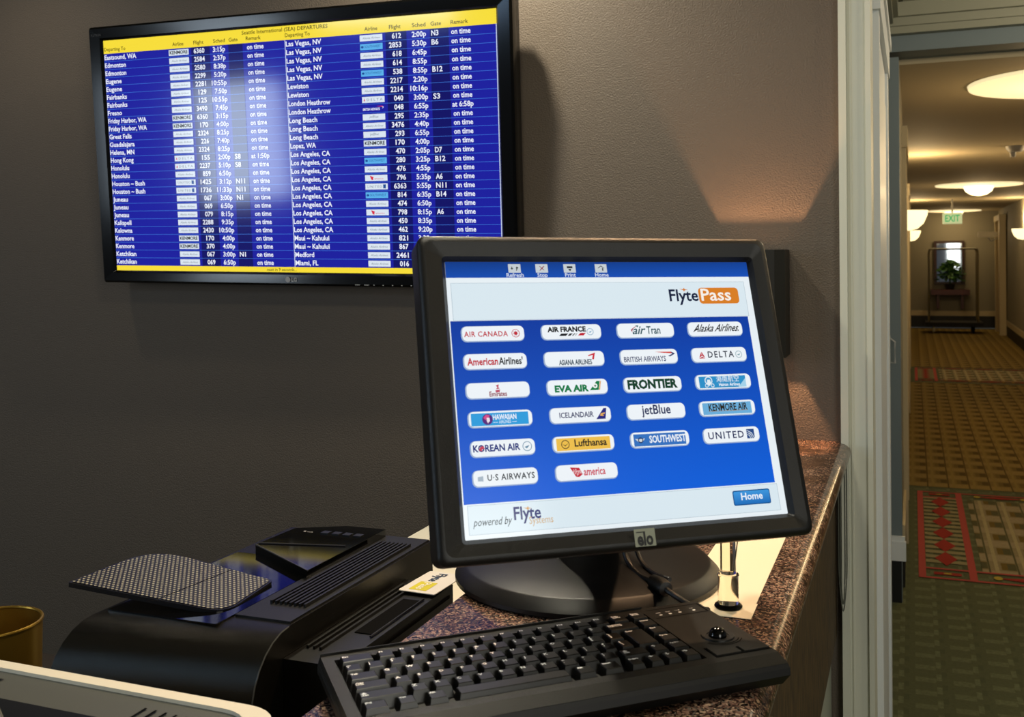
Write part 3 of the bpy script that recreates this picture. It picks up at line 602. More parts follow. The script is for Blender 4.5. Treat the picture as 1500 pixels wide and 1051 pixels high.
def glyph(b0, c, *polys, z=.0014, name='logo_mark'):
    bm = new()
    for p in polys: poly(bm, p, z)
    return obj(name, bm, glow(c, .95), b0)
def T1(b0, s, u, v, h, c, w, al='C', **kw):
    kw.setdefault('bold', .012); kw['bold'] += .006
    return etext(s, u, v, h, c, al, w, b0, z=.0014, **kw)
RED = '#c22638'; NAVY = '#1d2350'; INK = '#1a1c22'; GRN = '#0d7a46'
b0, u, v = button(0, 0); T1(b0, 'AIR CANADA', u - .021, v + .010, .0052, RED, .132, spacing=1.1)
bm = new(); ring(bm, u + .069, v, .0125, .0018, z=.0014); poly(bm, [(u + .069 + (.009 if k % 2 else .0045) * sin(2 * pi * k / 14), v + 1.25 * (.009 if k % 2 else .0045) * cos(2 * pi * k / 14)) for k in range(14)], .0014); obj('logo_mark', bm, glow(RED, .95), b0)
b0, u, v = button(0, 1); T1(b0, 'American', u - .084, v + .012, .0070, RED, .092, 'L', bold=.02); T1(b0, "Airlines'", u + .010, v + .012, .0070, INK, .073, 'L', bold=.02)
b0, u, v = button(0, 2); T1(b0, 'Emirates', u, v + .021, .0046, '#8d2a44', .052, bold=.02)
glyph(b0, '#c0506a', [(u - .005, v - .018), (u + .004, v - .022), (u + .002, v - .010), (u + .006, v - .006), (u - .006, v - .004), (u - .001, v - .010)], [(u - .008, v + .000), (u + .007, v - .003), (u + .005, v + .003), (u + .006, v + .007), (u - .005, v + .008), (u - .007, v + .004)])
b0, u, v = button(0, 3); obj('logo_panel', er(new(), u - .086, u + .084, v - .0225, v + .0225, .0012), glow('#2f9fe0', .95), b0)
T1(b0, 'HAWAIIAN', u + .013, v + .002, .0048, '#f4f8ff', .070, bold=.02); T1(b0, 'AIRLINES', u + .013, v + .016, .0028, '#cfe6f8', .036); glyph(b0, '#cfe6f8', [(u - .022, v + .011), (u - .008, v + .011), (u - .008, v + .013), (u - .022, v + .013)], [(u + .034, v + .011), (u + .048, v + .011), (u + .048, v + .013), (u + .034, v + .013)])
bm = new(); poly(bm, ring_pts(u - .038, v, .0155), .0013); obj('logo_mark', bm, glow('#5b2a7e', .95), b0); glyph(b0, '#d84f8e', [(u - .050, v - .006), (u - .042, v - .017), (u - .030, v - .014), (u - .036, v - .004), (u - .044, v + .002)], z=.0015); glyph(b0, '#f2e4ee', [(u - .040, v - .006), (u - .032, v - .006), (u - .031, v + .006), (u - .038, v + .014), (u - .041, v + .004)], z=.0016)
b0, u, v = button(0, 4); T1(b0, 'KOREAN AIR', u - .018, v + .009, .0062, '#1c2f7c', .138, bold=.025)
glyph(b0, '#c8415c', [(u - .066, v - .008), (u - .058, v - .011), (u - .053, v - .002), (u - .062, v + .002), (u - .060, v + .008), (u - .070, v + .004)], z=.0016); bm = new(); ring(bm, u + .072, v - .002, .014, .0020, z=.0014); poly(bm, [(u + .064, v), (u + .079, v - .006), (u + .074, v + .002), (u + .070, v + .006)], .0014); obj('logo_mark', bm, glow('#5f8aa6', .95), b0)
b0, u, v = button(0, 5); T1(b0, 'U·S AIRWAYS', u + .017, v + .008, .0056, '#2a333c', .138, spacing=1.12); glyph(b0, '#a9b9c8', [(u - .080, v - .007), (u - .064, v - .009), (u - .064, v + .009), (u - .080, v + .008)])
b0, u, v = button(1, 0); T1(b0, 'AIR FRANCE', u - .014, v - .002, .0050, INK, .122, bold=.04)
glyph(b0, INK, [(u - .040, v + .014), (u - .032, v + .005), (u - .010, v + .005), (u - .018, v + .014)], [(u - .013, v + .014), (u - .005, v + .005), (u + .004, v + .005), (u - .004, v + .014)], [(u + .001, v + .014), (u + .009, v + .005), (u + .013, v + .005), (u + .005, v + .014)], [(u + .010, v + .014), (u + .017, v + .005), (u + .019, v + .005), (u + .012, v + .014)])
glyph(b0, RED, [(u + .020, v + .014), (u + .028, v + .004), (u + .046, v + .004), (u + .038, v + .014)]); bm = new(); ring(bm, u + .060, v, .011, .0018, z=.0014); poly(bm, [(u + .054, v + .002), (u + .066, v - .004), (u + .061, v + .004)], .0014); obj('logo_mark', bm, glow('#6fa0c0', .95), b0)
b0, u, v = button(1, 1); T1(b0, 'ASIANA AIRLINES', u + .003, v + .021, .0050, '#2d4658', .104, bold=.025); glyph(b0, '#d02c3e', [(u + .044, v - .013), (u + .068, v - .023), (u + .062, v + .003), (u + .056, v + .003), (u + .060, v - .014), (u + .046, v - .009)])
b0, u, v = button(1, 2); T1(b0, 'EVA AIR', u - .018, v + .015, .0062, GRN, .106, bold=.045); glyph(b0, GRN, [(u + .038, v + .013), (u + .062, v - .021), (u + .072, v - .021), (u + .066, v + .013)]); bm = new(); poly(bm, ring_pts(u + .056, v - .003, .0075, 14), .0015); obj('logo_mark', bm, glow('#f4f8f4', .95), b0); glyph(b0, '#e29a3c', [(u + .073, v - .021), (u + .076, v - .021), (u + .070, v + .013), (u + .067, v + .013)]); bm = new(); poly(bm, ring_pts(u + .056, v - .003, .003, 10), .0017); obj('logo_mark', bm, glow('#12553a', .95), b0)
b0, u, v = button(1, 3); T1(b0, 'ICELANDAIR', u - .012, v + .008, .0052, '#232a5e', .106, bold=.012); glyph(b0, '#262a80', [(u + .048, v + .018), (u + .074, v - .022), (u + .083, v - .022), (u + .077, v + .018)]); glyph(b0, '#e8b05a', [(u + .064, v - .003), (u + .077, v - .006), (u + .075, v + .000), (u + .069, v + .001), (u + .073, v + .008), (u + .060, v + .006)], z=.0016)
b0, u, v = button(1, 4); obj('logo_panel', er(new(), u - .083, u + .083, v - .0225, v + .0225, .0012), glow('#f2c24f', .95), b0); T1(b0, 'Lufthansa', u + .022, v + .009, .0066, '#1f1d22', .100, bold=.02); bm = new(); ring(bm, u - .056, v, .0128, .0022, z=.0014); poly(bm, [(u - .066, v - .003), (u - .057, v + .003), (u - .046, v - .005), (u - .057, v + .007)], .0014); obj('logo_mark', bm, glow('#1f1d22', .95), b0)
b0, u, v = button(1, 5); T1(b0, 'america', u + .024, v + .011, .0072, '#cf3a52', .067); glyph(b0, '#c8243a', [(u - .050, v - .020), (u - .022, v - .017), (u - .013, v + .006), (u - .024, v + .016), (u - .034, v + .014)]); T1(b0, 'Virgin', u - .031, v + .004, .0046, '#f8eef0', .030, shear=.4)
b0, u, v = button(2, 0); T1(b0, 'air', u - .025, v + .013, .0085, '#2c5560', .040, shear=.35); T1(b0, 'Tran', u + .026, v + .013, .0080, '#2c5560', .046); glyph(b0, '#b05a6c', [(u - .044, v + .008), (u - .049, v - .004), (u - .036, v - .015), (u - .028, v - .018), (u - .040, v - .008), (u - .044, v + .001)]); glyph(b0, '#3c6d70', [(u - .034, v - .020), (u - .022, v - .021), (u - .024, v - .013)])
b0, u, v = button(2, 1); T1(b0, 'BRITISH AIRWAYS', u - .014, v + .018, .0054, '#24305e', .138, bold=.008); glyph(b0, '#d5453c', [(u + .020, v - .019), (u + .074, v - .018), (u + .078, v - .011), (u + .050, v - .014)]); glyph(b0, '#242a66', [(u + .074, v - .019), (u + .088, v - .010), (u + .070, v + .001), (u + .064, v - .002), (u + .078, v - .009)])
b0, u, v = button(2, 2); T1(b0, 'FRONTIER', u, v + .014, .0086, '#123f2c', .164, bold=.045)
b0, u, v = button(2, 3); T1(b0, 'jetBlue', u, v + .009, .0092, '#25305a', .094)
b0, u, v = button(2, 4); obj('logo_panel', er(new(), u - .084, u + .084, v - .0225, v + .0225, .0012), glow('#3573c2', .95), b0); T1(b0, 'SOUTHWEST', u + .025, v + .011, .0068, '#eef4fb', .118, bold=.025); glyph(b0, '#d8dde2', [(u - .080, v - .006), (u - .066, v - .004), (u - .048, v - .006), (u - .056, v + .006), (u - .070, v + .006)]); bm = new(); ring(bm, u - .0625, v, .0085, .003, z=.0016); obj('logo_mark', bm, glow('#20345e', .95), b0)
b0, u, v = button(3, 0); T1(b0, 'Alaska Airlines.', u + .002, v + .009, .0078, INK, .158, shear=.55, bold=.012); glyph(b0, INK, [(u - .080, v + .011), (u - .066, v + .000), (u - .050, v - .004), (u - .066, v + .004)])
b0, u, v = button(3, 1); T1(b0, 'DELTA', u + .006, v + .010, .0066, '#252a40', .090, spacing=1.25, bold=.01); glyph(b0, RED, [(u - .070, v + .010), (u - .060, v - .014), (u - .060, v + .003)], [(u - .059, v - .014), (u - .049, v + .010), (u - .059, v + .003)], [(u - .070, v + .013), (u - .060, v + .006), (u - .049, v + .013)]); bm = new(); ring(bm, u + .068, v, .0115, .0018, z=.0014); poly(bm, [(u + .061, v + .001), (u + .074, v - .003), (u + .069, v + .005)], .0014); obj('logo_mark', bm, glow('#7fa3ac', .95), b0)
b0, u, v = button(3, 2); obj('logo_panel', er(new(), u - .082, u + .078, v - .0225, v + .0225, .0012), glow('#2e93cc', .95), b0); glyph(b0, '#a7d6ee', [(u + .050, v + .0225), (u + .078, v - .012), (u + .078, v + .0225)], z=.0013)
T1(b0, '海南航空', u + .016, v - .001, .0052, '#f4fafe', .078, bold=-.006); T1(b0, 'Hainan Airlines', u + .020, v + .017, .0034, '#f4fafe', .072)
bm = new(); ring(bm, u - .050, v - .006, .0130, .003, z=.0014); ring(bm, u - .058, v + .013, .006, .002, 12, .0014); ring(bm, u - .038, v + .013, .006, .002, 12, .0014); poly(bm, [(u - .054, v - .010), (u - .045, v - .010), (u - .042, v + .004), (u - .049, v + .016), (u - .056, v + .004)], .0014); obj('logo_mark', bm, glow('#e8f4fa', .95), b0)
b0, u, v = button(3, 3); obj('logo_panel', er(new(), u - .083, u + .083, v - .0225, v + .0225, .0012), glow('#6db0dd', .95), b0); T1(b0, 'KENMORE AIR', u + .003, v + .008, .0070, '#2a2418', .132, bold=.02); glyph(b0, '#b08a52', [(u - .064, v + .0090), (u + .068, v + .0090), (u + .068, v + .0105), (u - .064, v + .0105)])
b0, u, v = button(3, 4); T1(b0, 'UNITED', u - .018, v + .011, .0070, '#26305c', .120, spacing=1.2, bold=.01); glyph(b0, '#2c4c86', [(u + .052, v - .020), (u + .078, v - .020), (u + .078, v + .012), (u + .074, v + .016), (u + .052, v + .016)])
bm = new()
for q in (.010, .016, .022): poly(bm, [(u + .0525, v + .012 - q * 1.3), (u + .0525, v + .0135 - q * 1.3), (u + .0525 + q * .7, v + .014 - q * .75), (u + .0525 + q, v + .016), (u + .0545 + q, v + .016), (u + .054 + q * .7, v + .012 - q * .8)], .0017)
obj('logo_mark', bm, glow('#dce8f4', .95), b0)
# maker's badge on the lower bezel
BZ = EF @ Matrix.Translation((0, 0, .0072))
obj('badge', flat(new(), rrect(eu(.481), eu(.545), ev(1.073), ev(1.012), .0006, 2), .0003, BZ), mat('badge_grey', '#8d917f', .4), el)
bm = new(); text(bm, 'elo', eu(.513), ev(1.068), .0120, .0006, BZ, 'C', w=.0165, bold=.035); flat(bm, [(eu(.487), ev(1.022)), (eu(.508), ev(1.022)), (eu(.508), ev(1.025)), (eu(.487), ev(1.025))], .0006, BZ)
obj('badge_lettering', bm, m_edark, el)
# base, stem, hinge
obj('base', lathe(new(), [(0, 0), (.167, 0), (.172, .003), (.172, .008), (.160, .0205), (.156, .022), (.11, .0275), (.05, .033), (0, .034)], Matrix.Translation(bc), 72), mat('base_plastic', '#0c0b0b', .36, spec=.4, bump=(1500, .3, .0006)), el, smooth=True)
nv = Vector((-sin(.66847), cos(.66847), 0)); hd = EF @ Vector((0, -.03, -.055)); foot = bc + Vector((0, 0, .028))
pts = smooth_path([foot, foot + Vector((0, 0, .04)) - nv * .01, foot + Vector((0, 0, .12)) - nv * .06, hd], 6)
rings = []
sd = Vector((cos(.66847), sin(.66847), 0))
for i, p in enumerate(pts):
    tt = (pts[min(i + 1, len(pts) - 1)] - pts[max(i - 1, 0)]).normalized(); nn = sd.cross(tt)
    rings.append([p + sd * (.045 * x) + nn * (.014 * y) for x, y in ((1, .6), (.8, 1), (-.8, 1), (-1, .6), (-1, -.6), (-.8, -1), (.8, -1), (1, -.6))])
obj('stem', loops(new(), rings), m_black, el, smooth=True)
obj('hinge', lathe(new(), [(0, -.05), (.02, -.05), (.022, -.045), (.022, .045), (.02, .05), (0, .05)], Matrix.Translation(EF @ Vector((0, -.06, -.058))) @ Matrix.Rotation(.66847, 4, 'Z') @ Matrix.Rotation(pi / 2, 4, 'Y'), 20), m_black, el, smooth=True)
# cable with ferrite bead
cp = [W(-.345, 1.235, -.27), W(-.350, 1.245, -.33), W(-.340, 1.235, -.375), W(-.315, 1.205, -.388), W(-.285, 1.175, -.386), W(-.262, 1.150, -.388), W(-.235, 1.15, -.402), W(-.225, 1.172, -.410)]
sp = smooth_path(cp, 8); t = obj('cable', tube(new(), sp, .0035, 10), m_satin, el, smooth=True)
i0 = 30; obj('ferrite_bead', tube(new(), [sp[i0], sp[i0] + (sp[i0 + 1] - sp[i0]) * .2, sp[i0 + 3], sp[i0 + 6], sp[i0 + 7], sp[i0 + 7] + (sp[i0 + 7] - sp[i0 + 6]) * .3], [.004, .0085, .0095, .0095, .0085, .004], 14), m_satin, t, smooth=True)
sp2 = smooth_path([p + Vector((.012, .012, .002)) for p in cp[:5]], 8); obj('cable', tube(new(), sp2, .003, 8), m_satin, el, smooth=True)

# ------------------------------------------------------------------ keyboard with trackball
KW, KD = .42, .1713; KC = W(-.33188601, .92850709, -.3865)
KF = Matrix.Translation(KC) @ Matrix.Rotation(.72019413, 4, 'Z')
kb = thing('keyboard', 'compact black keyboard with a trackball, lying on the granite before the monitor', 'keyboard', Vector((KC.x, KC.y, ZC + E)), .72019413)
def ku(u): return (u - .5) * KW
def kv(v): return (.5 - v) * KD
BT = -.0265                                     # underside, feet below
wx0, wx1, wy0, wy1 = ku(.030), ku(.826), kv(.868), kv(.095)
hx, hy = KW / 2, KD / 2
o_top = [(-hx + .002, -hy), (hx - .002, -hy), (hx - .002, hy - .002), (-hx + .002, hy - .002)]
def rect_ring(xa, xb, ya, yb, z): return [(xa, ya, z), (xb, ya, z), (xb, yb, z), (xa, yb, z)]
bm = new()
loops(bm, [rect_ring(-hx + .004, hx - .004, -hy - .001, hy - .004, BT), rect_ring(-hx - .001, hx + .001, -hy - .007, hy - .0, BT + .010), rect_ring(-hx - .001, hx + .001, -hy - .006, hy + .0, -.010), rect_ring(-hx, hx, -hy - .004, hy, -.006)], KF, cap1=True)
obj('lower_case', bm, mat('lower_case_plastic', '#0a0907', .45), kb, bevel=.0015)
bm = new()
loops(bm, [rect_ring(-hx, hx, -hy - .004, hy, -.0058), rect_ring(-hx + .0015, hx - .0015, -hy + .010, hy - .0015, 0), rect_ring(wx0, wx1, wy0, wy1, 0), rect_ring(wx0, wx1, wy0, wy1, -.0085)], KF, cap0=False, cap1=True)
obj('upper_case', bm, m_case, kb, bevel=.0008)
bm = new(); add_box(bm, ku(.004), ku(.835), kv(.012), kv(.004), 0, .0022, KF); obj('rear_lip', bm, m_case, kb, bevel=.0006)
for sx in (-1, 1):
    for sy in (-1, 1):
        obj('foot', add_box(new(), sx * .17 - .012, sx * .17 + .012, sy * .07 - .005, sy * .07 + .005, ZC + E - KC.z, BT + .001, KF), m_dark, kb)
PU = .0496; R0 = .100; RP = .128
def key(u0, u1, r, leg='', r2=None, h=.0035, right=False, small=False):
    v0 = R0 + RP * r; v1 = R0 + RP * ((r2 if r2 is not None else r) + 1)
    xa, xb, ya, yb = ku(u0) + .0006, ku(u1) - .0006, kv(v1) + .0006, kv(v0) - .0006
    zt = h
    bm = new()
    loops(bm, [rect_ring(xa, xb, ya, yb, -.008), rect_ring(xa + .0030, xb - .0030, ya + .0048, yb - .0012, zt - .0006), rect_ring(xa + .0037, xb - .0037, ya + .0056, yb - .0018, zt)], KF)
    ko = obj('key', bm, m_key, kb, bevel=.0004)
    if leg:
        bm = new(); tx = xa + .0040; ty = yb - .0018
        for i, s in enumerate(leg.split('\n')):
            sz = .0042 if (len(s) == 1 and not small) else (.0030 if len(s) <= 3 else .0025)
            ty -= sz + .0006
            if s == '^':
                flat(bm, [(tx, ty), (tx + .003, ty + .003), (tx + .006, ty), (tx + .0045, ty), (tx + .0045, ty - .0012), (tx + .0015, ty - .0012), (tx + .0015, ty)], zt + .0002, KF); ty -= .0012
            else: text(bm, s, tx, ty, sz, zt + .0002, KF, bold=.045, res=1)
        obj('legend', bm, m_legend, ko)
    return ko
key(.035, .120, 0, 'Esc')
for i in range(12): key(.120 + i * PU, .120 + (i + 1) * PU, 0, 'F%d' % (i + 1), small=True)
key(.7152, .7685, 0, 'PrtSc\nSysRq'); key(.7685, .822, 0, 'Pause\nBreak')
key(.035, .085, 1, '~\n`')
for i, s in enumerate(('!\n1', '@\n2', '#\n3', '$\n4', '%\n5', '^\n6', '&\n7', '*\n8', '(\n9', ')\n0', '_\n-', '+\n=')): key(.085 + i * PU, .085 + (i + 1) * PU, 1, s, small=True)
key(.6802, .770, 1, 'Backspace\nNum Lock'); key(.770, .822, 1, 'Home')
key(.035, .109, 2, 'Tab')
for i, s in enumerate('QWERTYUIOP'): key(.109 + i * PU, .109 + (i + 1) * PU, 2, s)
key(.605, .6546, 2, '{\n['); key(.6546, .7042, 2, '}\n]'); key(.7042, .770, 2, 'Enter', r2=3); key(.770, .822, 2, 'End')
key(.035, .122, 3, 'Caps\nLock')
for i, s in enumerate('ASDFGHJKL'): key(.122 + i * PU, .122 + (i + 1) * PU, 3, s)
key(.5684, .618, 3, ':\n;'); key(.618, .661, 3, '"\n\''); key(.661, .7042, 3, '|\n\\'); key(.770, .822, 3, 'Pg Up')
key(.035, .146, 4, '^\nShift')
for i, s in enumerate('ZXCVBNM'): key(.146 + i * PU, .146 + (i + 1) * PU, 4, s)
for i, s in enumerate(('<\n,', '>\n.', '?\n/')): key(.4932 + i * PU, .4932 + (i + 1) * PU, 4, s, small=True)
key(.642, .720, 4, '^\nShift'); key(.720, .770, 4, '↑'); key(.770, .822, 4, 'Pg Dn')
key(.035, .097, 5, '[Fn]'); key(.106, .156, 5, 'Ctrl'); key(.170, .222, 5, 'Alt'); key(.234, .500, 5); key(.508, .560, 5, 'Alt'); key(.570, .625, 5, 'Insert'); key(.636, .680, 5, 'Delete')
key(.684, .727, 5, '←'); key(.727, .773, 5, '↓'); key(.773, .822, 5, '→')
# trackball field
P_ = lambda u, v: (ku(u), kv(v))
obj('ball_collar', lathe(new(), [(.0115, 0.0002), (.0115, .001), (.0165, .0014), (.0172, 0)], KF @ Matrix.Translation((ku(.919), kv(.60), 0)), 36), m_black, kb, smooth=True)
obj('trackball', lathe(new(), [(.009, -.002), (.0093, .0012), (.0085, .0045), (.0062, .0075), (.0032, .0090), (0, .0094)], KF @ Matrix.Translation((ku(.919), kv(.60), 0)), 32), m_gloss, kb, smooth=True)
def arc_btn(u0, u1, flip):
    pts = [(u0, .872), (u1, .872), (u1, .762 if not flip else .742), (u0, .742 if not flip else .762)]
    return pts
for u0, u1, vs in ((.851, .916, (.752, .800)), (.925, .990, (.800, .752))):
    obj('button_gap', prism(new(), [P_(u0 - .004, .882), P_(u1 + .004, .882), P_(u1 + .004, vs[1] - .014), P_((u0 + u1) / 2, (vs[0] + vs[1]) / 2 - .006), P_(u0 - .004, vs[0] - .014)], -.0002, .0003, KF), m_dark, kb)
    obj('mouse_button', prism(new(), [P_(u0, .872), P_(u1, .872), P_(u1, vs[1]), P_((u0 + u1) / 2, (vs[0] + vs[1]) / 2 + .008), P_(u0, vs[0])], 0, .0016, KF), m_case, kb, bevel=.0004)
bm = new()
for k in range(2):
    q = ell(ku(.919), kv(.60), .0215 + k * .003, .0215 + k * .003, 20, 215, 325); q2 = ell(ku(.919), kv(.60), .0205 + k * .003, .0205 + k * .003, 20, 215, 325)[::-1]
    flat(bm, q + q2, .0003, KF)
obj('wrist_groove', bm, m_dark, kb)
bm = new()
for q in ((.838, .990, .055, .061), (.838, .990, .20, .206), (.986, .990, .061, .20)): flat(bm, [P_(q[0], q[3]), P_(q[1], q[3]), P_(q[1], q[2]), P_(q[0], q[2])], .0003, KF)
obj('indicator_outline', bm, m_dark, kb)
bm = new()
for s, u in (('Num', .861), ('Caps', .888), ('Scroll', .916), ('Pad', .957)): text(bm, s, ku(u), kv(.125), .0018, .0003, KF, 'C', bold=.02, res=1); flat(bm, [P_(u - .004, .165), P_(u + .004, .165), P_(u + .004, .150), P_(u - .004, .150)], .0003, KF)
obj('indicator_legend', bm, m_legend, kb)

# ------------------------------------------------------------------ paper, glass candlestick
tgp = 'loose cream sheets on the counter'
obj('paper_sheet', wbox(-.268, -.177, 1.215, 1.62, ZC + .0002, ZC + .0009), m_paper, loc=W(-.22, 1.4, ZC), label='long cream sheet of paper on the granite under the glass column', category='paper')
obj('paper_slip', wbox(-.268, -.175, 1.168, 1.222, ZC + .0009, ZC + .0013), m_paper, loc=W(-.22, 1.2, ZC), label='short cream paper slip at the near end of the long sheet', category='paper')
t = thing('glass_candlestick', 'clear glass column candlestick standing on the cream paper behind the keyboard', 'candlestick', W(-.206, 1.20, ZC + .0013))
G = Matrix.Translation(W(-.206, 1.20, ZC + .0013))
obj('foot', lathe(new(), [(0, 0), (.0155, 0), (.0165, .002), (.0155, .0038), (.0125, .005), (0, .005)], G, 36), m_glass, t, smooth=True)
obj('lower_column', lathe(new(), [(0, .0052), (.0118, .0052), (.0122, .007), (.0122, .037), (.0128, .0385), (.0122, .040), (0, .040)], G, 36), m_glass, t, smooth=True)
obj('upper_column', lathe(new(), [(0, .0402), (.0092, .0402), (.0088, .14), (.012, .15), (.016, .165), (.0, .165)], G, 8), m_glass, t)
obj('rod', tube(new(), [W(-.199, 1.195, ZC + .043), W(-.192, 1.195, ZC + .095), W(-.190, 1.195, ZC + .14)], .0008, 6), m_chrome, t)

# ------------------------------------------------------------------ black up-and-down sconce on the wall behind the monitor
xs, zs = -.324, -.105
t = thing('wall_sconce', 'black box sconce on the taupe wall just behind the touch monitor', 'wall lamp', W(xs, YW, zs))
hw, hh, yf, e_ = .064, .118, 2.245, .021
bm = new(); add_box(bm, xs - hw, xs + hw, YW - e_, YW - .001, zs - hh + E, zs + hh + E); obj('back_plate', bm, m_black, t)
bm = new()
prf = [(-hw, YW - e_), (-hw, yf + .02), (-hw + .02, yf), (hw - .02, yf), (hw, yf + .02), (hw, YW - e_)]; inn = [(hw - .003, YW - e_), (hw - .003, yf + .021), (hw - .021, yf + .003), (-hw + .021, yf + .003), (-hw + .003, yf + .021), (-hw + .003, YW - e_)]
for a_, b_, c_, d_ in zip(prf, prf[1:], inn[::-1], inn[::-1][1:]): prism(bm, [(a_[0] + xs, a_[1]), (b_[0] + xs, b_[1]), (d_[0] + xs, d_[1]), (c_[0] + xs, c_[1])], zs - hh + E, zs + hh + E)
obj('shade', bm, mat('sconce_metal', '#1d1c17', .5), t)
obj('bulb', lathe(new(), [(0, -.012), (.006, -.010), (.008, 0), (.006, .010), (0, .012)], Matrix.Translation(W(xs, YW - .075, zs)), 12), mat('lit_bulb', '#ffffff', .4, emit=('#ffd9a0', 4)), t, smooth=True)
lamp('sconce_bulb', 'POINT', W(xs, YW - .056, zs), 15, (1, .50, .24), shadow_soft_size=.007)

# ------------------------------------------------------------------ black printer on the lower desk
pr = thing('printer', 'black printer with a mesh paper tray beside the granite ledge', 'printer', W(-.78, 1.15, -.70))
XPR, XPL = -.663, -.905
def bodysec(x, dy, s=1):
    p = [(1.345, -.413), (.976 + dy, -.413)]
    for k in range(1, 8):
        a_ = radians(90 * k / 7); p.append((.976 + dy - .071 * sin(a_), -.413 - .075 * (1 - cos(a_))))
    p += [(.905 + dy, -.70), (1.345, -.70)]
    return [(x, y, z + E) for y, z in p]
obj('body', loops(new(), [bodysec(XPR, 0), bodysec(XPR - .001, 0), bodysec(XPL + .001, -.042), bodysec(XPL, -.040)]), mat('metallic_black_lacquer', '#3a3833', .2, metal=.85, bump=(1800, .35, .0006)), pr, smooth=True)
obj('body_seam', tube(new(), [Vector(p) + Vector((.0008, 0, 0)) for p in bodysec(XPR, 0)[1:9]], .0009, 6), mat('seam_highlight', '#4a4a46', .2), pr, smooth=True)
obj('top_panel', wbox(XPR - .078, XPR - .003, .985, 1.34, -.413, -.4105), m_black, pr, bevel=.001)
for i in range(8):
    xa = XPR - .013 - i * .0066
    obj('rib', wbox(xa - .0020, xa + .0010, 1.03, 1.30, -.4105, -.4065), m_black, pr, bevel=.0008)
obj('gloss_cover', wbox(XPL + .008, XPR - .080, .952, 1.20, -.413, -.4110), m_gloss, pr, bevel=.0008)
bm = new(); pts = [(-.872, 1.207), (-.735, 1.125), (-.735, 1.335), (-.80, 1.335), (-.868, 1.30)]
prism(bm, pts, E - .413, E - .400); obj('control_panel', bm, m_gloss, pr, bevel=.002)
obj('control_ridge', tube(new(), [W(-.872, 1.208, -.4005), W(-.735, 1.1265, -.4005)], .0012, 6), mat('gloss_rim', '#3a3a3e', .1), pr, smooth=True)
obj('control_ridge', tube(new(), [W(-.870, 1.212, -.399), W(-.745, 1.238, -.399)], .0010, 6), MATS['gloss_rim'], pr, smooth=True)
bm = new(); text(bm, '× ▭', 0, 0, .006, .0003, Matrix.Translation(W(-.845, 1.285, -.3998)), res=1); obj('control_legend', bm, m_legend, pr)
for i in range(4): obj('control_button', wbox(-.815 + i * .018, -.803 + i * .018, 1.285, 1.297, -.400, -.3985), m_black, pr, bevel=.0006)
# lower side unit with grooves, slot and notch
XO = -.592; ZT = -.445
obj('side_unit', wbox(XO - .0, XPR, .965, 1.262, -.70, ZT) if False else wbox(XPR + .0005, XO, .965, 1.262, -.70, ZT), m_black, pr, bevel=.002)
for i in range(3):
    xa = XPR + .008 + i * .0085
    obj('rib', wbox(xa, xa + .003, 1.0, 1.235, ZT, ZT + .0035), m_black, pr, bevel=.0008)
obj('output_slot', wbox(XPR + .036, XO - .010, 1.06, 1.185, ZT - .001, ZT + .0012), m_dark, pr)
obj('slot_guard', tube(new(), [W(XO - .008, 1.05, ZT + .002), W(XO - .008, 1.19, ZT + .002)], .0014, 6), m_black, pr)
for i, z in enumerate((-.460, -.485, -.52)): obj('side_groove', wbox(XO - .001, XO + .001, .99, 1.25, z, z + .004), m_dark, pr)
# mesh paper rest
A4 = [W(-.952, .947, -.382), W(-.755, .985, -.4095), W(-.766, 1.096, -.4095), W(-.947, 1.090, -.380)]
ex = (A4[1] - A4[0]).normalized(); ez = ex.cross(A4[3] - A4[0]).normalized(); ey = ez.cross(ex)
TR = Matrix((ex, ey, ez)).transposed().to_4x4(); TR.translation = (A4[0] + A4[1] + A4[2] + A4[3]) / 4
loc = [TR.inverted() @ p for p in A4]
def roundpoly(P, rad, n=6):
    out = []
    for i, p in enumerate(P):
        r = rad[i]; p = Vector(p[:2]); a_ = (Vector(P[i - 1][:2]) - p).normalized(); b_ = (Vector(P[(i + 1) % len(P)][:2]) - p).normalized()
        if r == 0: out.append(tuple(p)); continue
        q0, q1 = p + a_ * r, p + b_ * r
        for k in range(n + 1):
            t_ = k / n; out.append(tuple(q0 * (1 - t_) ** 2 + p * 2 * t_ * (1 - t_) + q1 * t_ ** 2))
    return out
outline_ = roundpoly(loc, (0.002, .028, .006, .055))
rest = obj('paper_rest', prism(new(), outline_, -.006, 0, TR), mat('tray_rim', '#1a1b1f', .2), pr, label='flat dimpled mesh tray')
PL = WM[pr.name].inverted() @ TR
cx_ = sum(p[0] for p in outline_) / len(outline_); cy_ = sum(p[1] for p in outline_) / len(outline_)
m_mesh = mesh_plate()
ins = [(cx_ + (p[0] - cx_) * .975, cy_ + (p[1] - cy_) * .965) for p in outline_]
def clip(P, a, b, c):
    out = []
    for i in range(len(P)):
        p, q = P[i - 1], P[i]; dp = a * p[0] + b * p[1] - c; dq = a * q[0] + b * q[1] - c
        if (dp >= 0) != (dq >= 0): t_ = dp / (dp - dq); out.append((p[0] + (q[0] - p[0]) * t_, p[1] + (q[1] - p[1]) * t_))
        if dq >= 0: out.append(q)
    return out
def plate(P):
    me = bpy.data.meshes.new('mesh_plate'); bm = flat(new(), P, .0008); bm.to_mesh(me); bm.free(); me.materials.append(m_mesh)
    o = bpy.data.objects.new('mesh_plate', me); C.objects.link(o); o.parent = rest; o.matrix_local = PL
plate(clip(ins, -1, .30, -.0235)); plate(clip(ins, 1, -.30, .0250))
